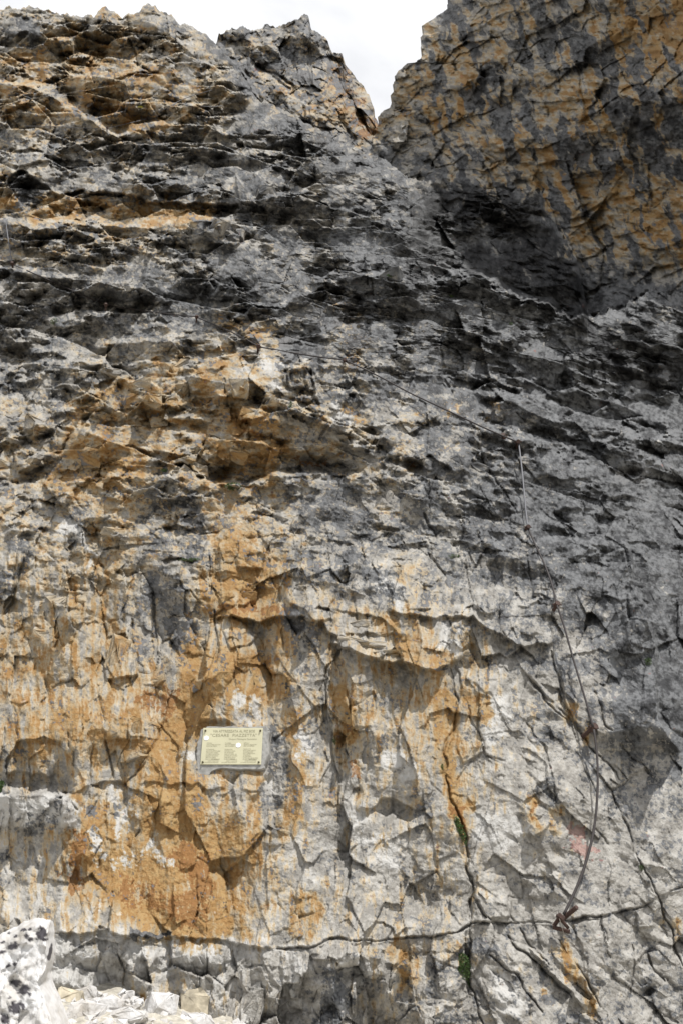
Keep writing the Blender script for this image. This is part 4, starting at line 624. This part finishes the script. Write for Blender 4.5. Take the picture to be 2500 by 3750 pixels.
# ------------------------------------------------------------------ the boulder at the left edge
def boulder():
    # outline seen from the camera, with its own depth: a leaning slab whose right face turns away
    tcol = np.concatenate([np.linspace(0, .9, 120), np.linspace(.905, 1, 50)]); xs = -420+tcol*620
    ty = np.interp(xs, [-420, -200, -60, 0, 40, 90, 130, 165, 185, 194, 200], [3640, 3520, 3450, 3422, 3402, 3376, 3362, 3363, 3368, 3378, 3392]) + fbm(xs/26, xs*0+2, 3, 951)*5
    nr = 150; t = np.linspace(0, 1, nr)**1.3; PY = ty[None, :]+(4300-ty[None, :])*t[:, None]
    edge_x = np.interp(PY, [3360, 3400, 3500, 3560, 3590, 3680, 3750, 4300], [198, 200, 204, 188, 194, 234, 258, 310]) + perlin(PY/30, PY*0+1, 955)*5
    PX = -420+(edge_x+420)*tcol[None, :]; e_ = edge_x-PX; crn = np.interp(PY, [3370, 3450, 3560, 3600, 4300], [14, 34, 22, 60, 90])
    Y = 3.0 + .32*np.clip(1-e_/crn, 0, 1) + (PX-100)*-.0004 + .16*np.clip(1-(PY-3370)/420, -2, 1)
    Y = Y - .010*fbm(PX/40, PY/40, 4, 961) - .035*facets(((PX*.85+PY*.5)/80).astype(f32), ((PX*.5-PY*.85)/130).astype(f32), 971)[0] - .012*facets(((PX*.95+PY*.3)/16).astype(f32), ((PX*.3-PY*.95)/60).astype(f32), 973)[0]
    Y = Y + .10*np.exp(-np.clip(PY-ty[None, :], 0, None)/14.)
    Y = Y + .05*np.exp(-((PX-(40+(PY-3560)*.25))/26)**2-((PY-3600)/46)**2)
    x, y, z = world(PX, PY, Y); V = np.stack([x, y, z], -1)
    b1 = V[0].copy(); b1[:, 0] *= 1.11; b1[:, 1] += .35; b1[:, 2] -= .08; b2 = V[0].copy(); b2[:, 0] *= 1.24; b2[:, 1] += .75; b2[:, 2] -= .7
    V = np.concatenate([np.stack([b2, b1]), V], 0)
    r1 = V[:, -1:].copy(); r1[..., 0] = r1[..., 0]*(1+.5/r1[..., 1])-.12; r1[..., 1] += .5; V = np.concatenate([V, r1], 1)
    PXa = np.concatenate([PX[:1], PX[:1], PX]); PYa = np.concatenate([PY[:1], PY[:1], PY]); PXa = np.concatenate([PXa, PXa[:, -1:]], 1); PYa = np.concatenate([PYa, PYa[:, -1:]], 1)
    me = build_mesh('boulder', V.reshape(-1, 3), *V.shape[:2])
    li = np.zeros(PXa.shape, f32); nz = fbm(PXa/14, PYa/14, 3, 981)*.45
    for cx_, cy_, rx_, ry_, ro in ((153, 3420, 20, 26, 20), (98, 3426, 10, 11, 0), (112, 3441, 10, 10, 0), (88, 3404, 11, 7, -20), (110, 3404, 7, 6, 0), (48, 3466, 24, 13, -30), (58, 3430, 9, 5, -40), (55, 3530, 8, 7, 0), (32, 3536, 12, 7, -40), (58, 3600, 20, 13, 15), (88, 3625, 20, 24, 30), (60, 3690, 24, 26, 0), (84, 3688, 8, 14, 0), (184, 3490, 7, 34, 12), (8, 3488, 14, 7, -20), (165, 3440, 14, 7, 0), (10, 3452, 10, 5, -30), (36, 3654, 8, 6, 0), (110, 3640, 7, 9, 0), (35, 3416, 6, 4, 0), (-60, 3520, 30, 16, 0), (-120, 3600, 24, 20, 0), (20, 3730, 16, 22, 0)):
        c_, s_ = math.cos(math.radians(ro)), math.sin(math.radians(ro)); u = ((PXa-cx_)*c_+(PYa-cy_)*s_)/rx_; v = (-(PXa-cx_)*s_+(PYa-cy_)*c_)/ry_
        li = np.maximum(li, sstep(1.15, .75, np.sqrt(u*u+v*v)+nz))
    a = me.attributes.new('lichen', 'FLOAT', 'POINT'); a.data.foreach_set('value', li.ravel().astype(f32))
    return tag(link('boulder', me, WHITE), 'big white boulder with black lichen spots at the left edge', 'boulder')
boulder()

# ------------------------------------------------------------------ loose stones at the foot of the wall
GY = np.arange(2.5, 5.6, .01)
def on_ground(px, py):
    a, ry, rz = ray(px, py); X = a/ry*GY; Z = CAMZ+rz/ry*GY; hit = np.nonzero(Z <= ground_z(X, GY))[0]; i = int(hit[0]) if len(hit) else len(GY)-1
    return Vector((float(X[i]), float(GY[i]), float(Z[i])))
STONES = [  # centre, half width, half height in photograph pixels, material, label
 (248, 3664, 44, 30, 'c', 'cream stone lying just right of the lichen-spotted boulder'), (300, 3650, 44, 24, 'w', 'low white stone behind the cream stone by the boulder'),
 (400, 3692, 36, 34, 'w', 'white pyramid-shaped stone with a pointed top among the scree'), (576, 3702, 58, 46, 'w', 'largest white angular block on the scree below the plaque'),
 (448, 3728, 70, 26, 'w', 'flat white slab lying left of the largest white block'), (318, 3720, 46, 32, 'w', 'long white stone below the pyramid-shaped stone'),
 (262, 3722, 34, 36, 'w', 'white stone touching the foot of the lichen-spotted boulder'), (700, 3748, 62, 22, 'w', 'white slab at the bottom edge under the upright block'),
 (712, 3696, 42, 50, 'c', 'upright cream block standing against the wall beside the white stones'), (344, 3672, 22, 14, 'w', 'small white stone left of the pyramid-shaped stone'),
 (330, 3690, 20, 12, 'w', 'small grey-white stone between the long stone and the low white stone'), (632, 3672, 16, 14, 'w', 'small white stone behind the right of the largest block'),
 (606, 3664, 12, 12, 'w', 'small stone behind the largest white block'), (640, 3700, 12, 12, 'w', 'pebble right of the largest white block'), (654, 3682, 12, 10, 'c', 'cream pebble near the upright block'),
 (432, 3662, 10, 9, 'c', 'cream pebble right of the pyramid tip'), (408, 3658, 9, 8, 'c', 'small cream pebble above the pyramid tip'), (500, 3690, 12, 10, 'w', 'pebble left of the largest white block'), (350, 3742, 20, 12, 'w', 'small white stone at the bottom edge under the long stone'),
]
WARM = {'w': WHITE, 'c': CREAM}
for i, (px, py, hw, hh, mm, lab) in enumerate(STONES):
    rnd = random.Random(40+i); p = on_ground(px, py+hh*.6); k = p.y/FPX*1.12
    bm = bmesh.new(); block(bm, p+Vector((0, hw*k*.5, hh*k*.35)), (hw*k, hw*k*.8, hh*k*1.05), rnd, 22, Matrix.Rotation(rnd.uniform(-.5, .5), 3, 'Z') @ Matrix.Rotation(rnd.uniform(-.25, .25), 3, 'Y'), .62)
    bmesh.ops.bevel(bm, geom=bm.edges[:], offset=hw*k*.03, segments=1, affect='EDGES'); bmesh.ops.triangulate(bm, faces=bm.faces[:]); bmesh.ops.subdivide_edges(bm, edges=bm.edges[:], cuts=2, fractal=.6, along_normal=.3, seed=i)
    tag(bm_obj('stone', bm, WARM[mm]), lab, 'stone', 'loose stones at the foot of the wall')
rnd = random.Random(8); bm = bmesh.new()
for i in range(900):
    px = rnd.uniform(210, 1000); py = rnd.uniform(3668, 3800) - 30*math.exp(-((px-520)/160)**2); p = on_ground(px, py); r = rnd.choice((.005, .007, .009, .012, .016, .022, .032))
    block(bm, p+Vector((0, 0, r*.4)), (r, r*rnd.uniform(.6, 1), r*rnd.uniform(.5, .9)), rnd, 10)
g = bm_obj('gravel', bm, WHITE); tag(g, 'small pale gravel scattered between the white stones', 'gravel', kind='stuff')

# ------------------------------------------------------------------ the plaque
BRASS = simple('pale_painted_metal', (.50, .475, .325), .5, .0, .06, 6); INK = simple('engraved_black_paint', (.27, .25, .16), .6, 0, .1, 30); SCREW = simple('dark_bronze', (.10, .085, .05), .45, .7, .2, 60); MORTAR = simple('grey_mortar', (.27, .265, .25), .9, 0, .3, 25, .012); DISC = simple('glossy_white', (.86, .86, .86), .3, 0, .02, 10)
def plaque():
    cx_, cy_ = 850, 2733
    Yp = float(min(cliffY(np.array([a*1.]), np.array([b*1.]))[0] for a in (740, 800, 850, 900, 955) for b in (2670, 2733, 2795)))-.035
    def on(px, py): x, y, z = world(px, py, Yp); return Vector((x, y, z))
    TL, TR, BR, BL_ = on(748, 2666), on(965, 2666), on(956, 2800), on(732, 2800)
    cen = (TL+TR+BR+BL_)/4; rx = ((TR-TL)+(BR-BL_)).normalized(); up = ((TL-BL_)+(TR-BR)).normalized(); up = (up-rx*up.dot(rx)).normalized(); nn = rx.cross(up)
    w = ((TR-TL).length+(BR-BL_).length)/2; h = ((TL-BL_).length+(TR-BR).length)/2
    M = Matrix((rx, up, nn)).transposed().to_4x4(); M.translation = cen
    root = empty('plaque', cen); root.matrix_world = M; tag(root, 'pale yellow metal plaque with engraved lettering fixed to the rock wall', 'plaque')
    def part(name, bm, m, parent=root):
        me = bpy.data.meshes.new(name); bm.to_mesh(me); bm.free(); return link(name, me, m, parent)
    bm = bmesh.new(); bmesh.ops.create_cube(bm, size=1); bmesh.ops.scale(bm, vec=(w, h, .006), verts=bm.verts); bmesh.ops.bevel(bm, geom=bm.edges[:], offset=.0015, segments=1, affect='EDGES'); plate = part('plate', bm, BRASS)
    # mortar bed: ragged slab behind the plate, sagging below the lower left corner
    bm = bmesh.new(); rnd = random.Random(3); out_ = [(-.53, .46), (-.40, .56), (-.1, .54), (.3, .55), (.56, .54), (.60, .40), (.585, .1), (.60, -.2), (.57, -.45), (.55, -.60), (.3, -.63), (.05, -.60), (-.2, -.60), (-.30, -.66), (-.36, -.78), (-.44, -.80), (-.53, -.74), (-.56, -.5), (-.58, -.2), (-.575, .1)]
    fine_ = []
    for i in range(len(out_)):
        a = Vector(out_[i]); b = Vector(out_[(i+1) % len(out_)])
        for q in range(4): p = a.lerp(b, q/4); fine_.append((p.x*w+rnd.uniform(-.004, .004), p.y*h+rnd.uniform(-.004, .004)))
    f0 = [bm.verts.new((x*.985, y*.985, -.004+rnd.uniform(-.002, 0))) for x, y in fine_]; f1 = [bm.verts.new((x*1.02, y*1.02, -.018)) for x, y in fine_]; f2 = [bm.verts.new((x*1.04, y*1.04, -.12)) for x, y in fine_]
    n = len(f0); bm.faces.new(f0)
    for a, b in ((f0, f1), (f1, f2)):
        for i in range(n): bm.faces.new((a[i], b[i], b[(i+1) % n], a[(i+1) % n]))
    o = part('mortar_bed', bm, MORTAR); o['label'] = 'grey mortar spread behind the plate'
    for sx, sy in ((-.46, .42), (.46, .42), (-.46, -.44), (.46, -.44)):
        bm = bmesh.new(); bmesh.ops.create_cone(bm, segments=10, radius1=.0075, radius2=.005, depth=.014, cap_ends=True); bmesh.ops.translate(bm, verts=bm.verts, vec=(sx*w, sy*h, .009)); part('screw', bm, SCREW)
    for sx, sy in ((-.435, .215), (.105, .02)):
        bm = bmesh.new(); bmesh.ops.create_cone(bm, segments=20, radius1=.0175, radius2=.016, depth=.0016, cap_ends=True); bmesh.ops.scale(bm, vec=(1, .9, 1), verts=bm.verts); bmesh.ops.translate(bm, verts=bm.verts, vec=(sx*w, sy*h, .0045)); part('white_disc', bm, DISC)  # two round white discs lying on the plate
    def text(body, x, y, width, size, align='LEFT', ls=1.0, bold=0.0):
        cu = bpy.data.curves.new('lettering', 'FONT'); cu.body = body; cu.size = size; cu.align_x = align; cu.space_line = ls; cu.offset = bold; cu.resolution_u = 2
        t = bpy.data.objects.new('lettering', cu); C.objects.link(t); bpy.context.view_layer.update()
        me = bpy.data.meshes.new_from_object(t.evaluated_get(bpy.context.evaluated_depsgraph_get())); C.objects.unlink(t); bpy.data.objects.remove(t)
        xs = [v.co.x for v in me.vertices]; k = width/(max(xs)-min(xs)) if width else 1
        for v in me.vertices: v.co = ((v.co.x)*k+x*w, v.co.y+y*h, .0042)
        return link('lettering', me, INK, root)
    text('VIA ATTREZZATA AL PIZ BOE', .02, .375, w*.70, .024, 'CENTER', bold=.0002); text('"CESARE', -.215, .255, w*.31, .029, 'CENTER'); text('PIAZZETTA"', .20, .255, w*.40, .029, 'CENTER'); text('Gruppo Montagna Gazzettino', .175, .17, w*.47, .015, 'CENTER', bold=.0)
    c1 = 'DIFFICILE\nCASCO OBBLIGATORIO\nSOLO PER ESPERTI\n\nATTENZIONE:\nSALITA DA EFFETTUARSI\nCON GUIDA ALPINA\nO CORDA DA ROCCIA\nESSENDO PERCORSO\nTRATTI IN LIBERA\nPRIVI DI CAVI METALLICI'
    c2 = 'SCHWIERIG\nHELM NOTWENDIG\nNUR F\u00dcR GE\u00dcBTE\n\nZU BEACHTEN:\nAUFSTIEG IM FELSEN\nMIT BERGF\u00dcHRER\nODER KLETTERSEIL, DA\nSCHWIERIGER AUFSTIEG\nOHNE METALLSEILEN\nZU BEW\u00c4LTIGEN IST'
    c3 = 'DIFFICULT\nHELMET IS OBLIGATORY\nONLY FOR EXPERTS\n\nPLEASE NOTE:\nROCK CLIMB STRICTLY\nAN ALPINE GUIDE\nOR A CLIMBING ROPE\nIS NECESSARY\nAS SOME PARTS\nOF THE WAY ARE EXPOSED\nWITHOUT METAL CABLES'
    text(c1, -.42, .065, w*.235, .0105, 'LEFT', 1.02); text(c2, -.115, .065, w*.215, .0105, 'LEFT', 1.02); text(c3, .195, .065, w*.25, .0105, 'LEFT', .95)
    for x, head in ((-.20, 'REALIZZAZIONE:'), (.105, 'VERWIRKLICHT:'), (.415, 'ROUTE PLANNED BY:')):
        text(head, x, -.375, w*.12, .0085, 'RIGHT'); text('GILBERTO SALVATORE', x, -.415, w*.18, .0085, 'RIGHT', bold=.0); text('EX FIAMME GIALLE PREDAZZO', x, -.455, w*.25, .0085, 'RIGHT')
plaque()

# ------------------------------------------------------------------ cables and pegs
RUST = simple('rusty_iron', (.050, .026, .019), .8, .0, .4, 80, .002); STEEL = simple('weathered_steel_cable', (.032, .026, .025), .75, .0, .3, 200); BRIGHT = simple('galvanised_cable', (.11, .11, .12), .6, .0, .2, 200); WIRE = simple('pale_wire', (.45, .42, .38), .4, .8, .1, 100)
def cable(name, P, r, m, label, ends=(.10, .10), group='cable runs of the climbing route', sag=0.0):
    """P: photograph points along the run; it hangs straight between its ends, clear of the rock"""
    L_ = [0.0]
    for i in range(1, len(P)): L_.append(L_[-1]+math.dist(P[i], P[i-1]))
    n = max(12, int(L_[-1]/14)); Ya = surf(*P[0]).y-ends[0]; Yb = surf(*P[-1]).y-ends[1]; Q_ = []
    pa = np.array(P, float); tt = np.linspace(0, L_[-1], n); X = np.interp(tt, L_, pa[:, 0]); Yp = np.interp(tt, L_, pa[:, 1])
    ker = np.array([1, 2, 3, 2, 1.])/9
    for _ in range(2):
        X[2:-2] = np.convolve(X, ker, 'same')[2:-2]; Yp[2:-2] = np.convolve(Yp, ker, 'same')[2:-2]
    S_ = cliffY(X, Yp)
    D_ = np.interp(tt, [0, L_[-1]], [Ya, Yb]); D_ = np.minimum(D_, S_-.02)
    for _ in range(6): D_[1:-1] = np.minimum(D_[1:-1], (D_[:-2]+D_[2:])/2+.0)      # taut: never dips in towards the rock
    pts_ = [Vector(q) for q in zip(*world(X, Yp, D_))]
    bm = bmesh.new(); tube(bm, pts_, r, 6); tag(bm_obj(name, bm, m, None, True), label, 'cable', group); return pts_
def peg(px0, py0, px1, py1, label, r=.012, rod=RUST, off=None):
    """iron peg: from the rock at px0,py0 out to the clamp at px1,py1"""
    a = surf(px0, py0, -.03); t = surf(px1, py1); tipY = (off if off is not None else min(t.y, a.y)-.10); x, y, z = world(px1, py1, tipY); tip = Vector((x, y, z))
    root = empty('iron_peg', a); tag(root, label, 'peg', 'iron pegs that hold the cable'); bpy.context.view_layer.update()
    bm = bmesh.new(); ribbed(bm, a, tip, r, 9); bm_obj('rod', bm, rod, root)
    bm = bmesh.new(); bmesh.ops.create_cone(bm, segments=8, radius1=r*2.0, radius2=r*1.7, depth=r*4, cap_ends=True); bmesh.ops.transform(bm, matrix=Matrix.Translation(tip) @ (tip-a).to_track_quat('Z', 'Y').to_matrix().to_4x4(), verts=bm.verts); bm_obj('clamp', bm, rod, root)
    bm = bmesh.new(); d = (tip-a).normalized(); s_ = d.cross(Vector((0, 0, 1))).normalized(); tube(bm, [tip-s_*r*3, tip+s_*r*3], r*.55, 6); bm_obj('bolt', bm, rod, root)
    return tip
K = (2062, 3350)
cable('steel_cable', [(2062, 3348), (2080, 3315), (2110, 3250), (2140, 3170), (2165, 3080), (2180, 2990), (2187, 2880), (2186, 2790), (2180, 2720), (2172, 2672)], .0085, STEEL, 'brown cable hanging in a bow from the lowest peg to the rebar anchor', (.10, .16))
cable('steel_cable', [(2169, 2660), (2150, 2590), (2120, 2490), (2090, 2390), (2060, 2280), (2038, 2218)], .0085, STEEL, 'grey cable run between the two lowest pegs above the rebar anchor', (.16, .12))
cable('steel_cable', [(2036, 2212), (2020, 2140), (1990, 2060), (1955, 1990), (1932, 1935)], .0085, STEEL, 'grey cable run ending at the peg halfway up the right side', (.12, .12))
cable('steel_cable', [(1930, 1930), (1922, 1860), (1915, 1780), (1907, 1700), (1897, 1622)], .009, BRIGHT, 'pale grey upright cable run hanging from the corner of the route', (.12, .12))
cable('steel_cable', [(1893, 1618), (1842, 1598), (1760, 1562), (1640, 1505), (1500, 1440), (1400, 1385), (1320, 1345), (1262, 1320)], .0095, STEEL, 'dark cable slanting down from the middle peg to the corner of the route', (.12, .10))
cable('steel_cable', [(1260, 1318), (1170, 1308), (1060, 1290), (948, 1270)], .0095, STEEL, 'short dark cable run right of the peg on the ochre band', (.10, .12))
cable('steel_cable', [(946, 1268), (880, 1230), (800, 1195), (722, 1162)], .0095, STEEL, 'dark cable run left of the peg on the ochre band', (.12, .10))
cable('steel_cable', [(720, 1160), (640, 1152), (520, 1137), (390, 1118)], .0095, STEEL, 'dark cable run below the grey bulging rock band at left', (.10, .10))
cable('steel_cable', [(388, 1116), (300, 1080), (180, 1025), (110, 995), (46, 968)], .0095, STEEL, 'thin cable run rising to the left edge below the dark boulder', (.10, .10))
cable('steel_cable', [(45, 964), (38, 920), (30, 870), (22, 806)], .009, BRIGHT, 'pale upright cable at the far left edge', (.12, .10))
UP = 'thin cables high up under the crest'
cable('steel_cable', [(90, 462), (185, 462), (290, 468), (392, 472)], .009, BRIGHT, 'thin pale cable high on the grey slope left of the ochre hollow', (.15, .25), UP)
cable('steel_cable', [(396, 470), (470, 452), (536, 436)], .009, BRIGHT, 'thin pale cable across the mouth of the ochre hollow', (.25, .2), UP)
cable('steel_cable', [(582, 412), (670, 362), (776, 330)], .010, BRIGHT, 'thin pale cable slanting up to the right below the crest', (.2, .2), UP)
cable('steel_cable', [(735, 388), (790, 392), (815, 386)], .009, BRIGHT, 'short pale cable hanging by the grey rib under the crest', (.2, .2), UP)
peg(2126, 2702, 2171, 2664, 'rusty ribbed peg jutting from the pale slab where the bowed cable ends', .014)
peg(2022, 2240, 2037, 2214, 'rusty peg beside the small ochre hollow on the grey slab', .013)
peg(1918, 1942, 1931, 1930, 'peg at the foot of the pale upright cable run', .012)
peg(1842, 1628, 1840, 1598, 'stout rusty peg just left of the corner of the route', .016)
peg(1888, 1640, 1895, 1618, 'dark peg at the corner where the cable turns down', .014)
peg(1258, 1332, 1261, 1318, 'small dark peg near the pale scar in mid wall', .012)
peg(943, 1300, 947, 1268, 'dark peg on the ochre band above the yellow blocks', .014)
peg(720, 1185, 721, 1160, 'peg on the grey slab left of the ochre band', .012)
peg(388, 1140, 389, 1116, 'peg at the mouth of the dark hole under the grey band', .012)
peg(48, 982, 46, 964, 'peg at the far left edge below the pale upright cable', .014)
peg(185, 478, 185, 448, 'far small peg on the grey slope high at left', .015); peg(392, 492, 394, 468, 'far small peg at the lower edge of the ochre hollow', .015); peg(534, 450, 537, 434, 'far small peg right of the ochre hollow', .014); peg(706, 408, 706, 392, 'far small peg below the grey rib near the crest', .014)
def rebar_anchor():
    c = surf(2050, 3378, .05); root = empty('rebar_anchor', c); tag(root, 'rusty bundle of ribbed bars and wire anchoring the cable end', 'anchor'); bpy.context.view_layer.update()
    k = c.y
    def at(px, py, off): x, y, z = world(px, py, k-off); return Vector((x, y, z))
    for a, b, r in (((2050, 3372, -.06), (2110, 3322, .12), .012), ((2022, 3395, .03), (2085, 3412, .06), .011), ((2026, 3392, .02), (2052, 3352, .07), .011), ((2048, 3362, .09), (2078, 3398, .02), .009)):
        bm = bmesh.new(); ribbed(bm, at(*a), at(*b), r, 12); bm_obj('bar', bm, RUST, root)
    bm = bmesh.new(); bmesh.ops.create_cube(bm, size=1); bmesh.ops.scale(bm, vec=(.045, .05, .03), verts=bm.verts); bmesh.ops.bevel(bm, geom=bm.edges[:], offset=.006, segments=1, affect='EDGES'); bmesh.ops.rotate(bm, matrix=Matrix.Rotation(.7, 3, 'Y'), verts=bm.verts); bmesh.ops.translate(bm, verts=bm.verts, vec=at(2050, 3358, .09)); bm_obj('clamp', bm, RUST, root)
    bm = bmesh.new(); tube(bm, [at(2037, 3338, .1), at(2044, 3356, .11), at(2056, 3398, .09), at(2066, 3430, .02), at(2078, 3450, .0)], .0022, 5); o = bm_obj('wire', bm, WIRE, root); o['label'] = 'thin pale wire'
rebar_anchor()

# ------------------------------------------------------------------ plants rooted in the cracks
LEAF = simple('green_leaf', (.060, .105, .028), .6, 0, .45, 60); LEAFY = simple('yellow_flower', (.42, .38, .04), .6, 0, .3, 60); STALK = simple('brown_stem', (.10, .075, .04), .8, 0, .3, 60)
def plant(px, py, w, h, n, label, leaf=.011, m=LEAF, group='plants in the rock cracks', tilt=0.0):
    p = surf(px, py, .0); k = p.y/FPX*1.1; rnd = random.Random(int(px*7+py)); root = empty('cushion_plant', p); tag(root, label, 'plant', group); bpy.context.view_layer.update()
    bm = bmesh.new(); stems = bmesh.new(); W_, H_ = w*k, h*k
    for i in range(n):
        a = rnd.uniform(0, 2*math.pi); q = math.sqrt(rnd.random()); lx = math.cos(a)*q*W_; lz = math.sin(a)*q*H_; out_ = math.sqrt(max(0, 1-q*q))*min(W_, H_)*.75*rnd.uniform(.6, 1.1)+.004
        c = p+Vector((lx+lz*tilt, -out_, lz)); d = Vector((rnd.uniform(-1, 1), rnd.uniform(-1, .2), rnd.uniform(-.4, 1))).normalized(); s_ = d.cross(Vector((rnd.uniform(-1, 1), rnd.uniform(-1, 1), rnd.uniform(-1, 1)))).normalized(); l = leaf*rnd.uniform(.6, 1.3); nrm = d.cross(s_)
        v = [bm.verts.new(c), bm.verts.new(c+d*l*.5+s_*l*.32+nrm*l*.12), bm.verts.new(c+d*l), bm.verts.new(c+d*l*.5-s_*l*.32+nrm*l*.12)]; bm.faces.new(v)
        if i % 5 == 0: tube(stems, [p+Vector((lx*.3, .01, lz*.3)), c], .0012*k/.002, 3)
    bm_obj('foliage', bm, m, root); bm_obj('stem', stems, STALK, root)
plant(1690, 3545, 22, 38, 700, 'mossy green cushion plant in the crack below the long horizontal crack'); plant(1716, 3598, 20, 26, 320, 'lower green tuft directly under the mossy cushion plant'); plant(1716, 3500, 8, 12, 120, 'tiny green tuft just above the mossy cushion plant', .008)
plant(1682, 3040, 9, 42, 240, 'dark leafy plant in the ochre cleft right of centre', .016, tilt=-.35); plant(855, 1785, 34, 18, 420, 'green tuft on the ledge under the dark cave', .012); plant(610, 1725, 22, 7, 160, 'low grassy strip on the ochre ledge in mid wall', .012)
plant(515, 395, 16, 9, 160, 'small yellow flowering clump high under the crest', .022, LEAFY); plant(1425, 1012, 16, 10, 150, 'pale green clump on the dark bulge right of centre', .014); plant(1645, 1088, 16, 9, 130, 'small green clump below the dark recess', .014); plant(1868, 1188, 10, 7, 90, 'tiny green clump on the dark slope at right', .013)
plant(4, 2888, 14, 22, 200, 'grassy tuft at the left edge above the white ledge', .018); plant(700, 2052, 44, 7, 240, 'dark green strip of plants on the ledge beside the upright crack', .010); plant(2370, 2425, 10, 14, 110, 'green tuft in the dark cleft at the right edge', .012); plant(1224, 2715, 5, 14, 70, 'tiny green sprig in the crack below the orange flake', .008); plant(1618, 2810, 5, 10, 60, 'tiny green sprig in the narrow ochre cleft', .008); plant(2345, 3180, 6, 8, 60, 'tiny bright green sprig at the lower right crack', .008); plant(1660, 2040, 20, 8, 110, 'faint green tuft on the grey slab right of centre', .010); plant(1065, 1490, 8, 26, 130, 'thin green tuft beside the pale blocks in mid wall', .011); plant(200, 1180, 16, 22, 160, 'green tuft in the small hole at left', .013)
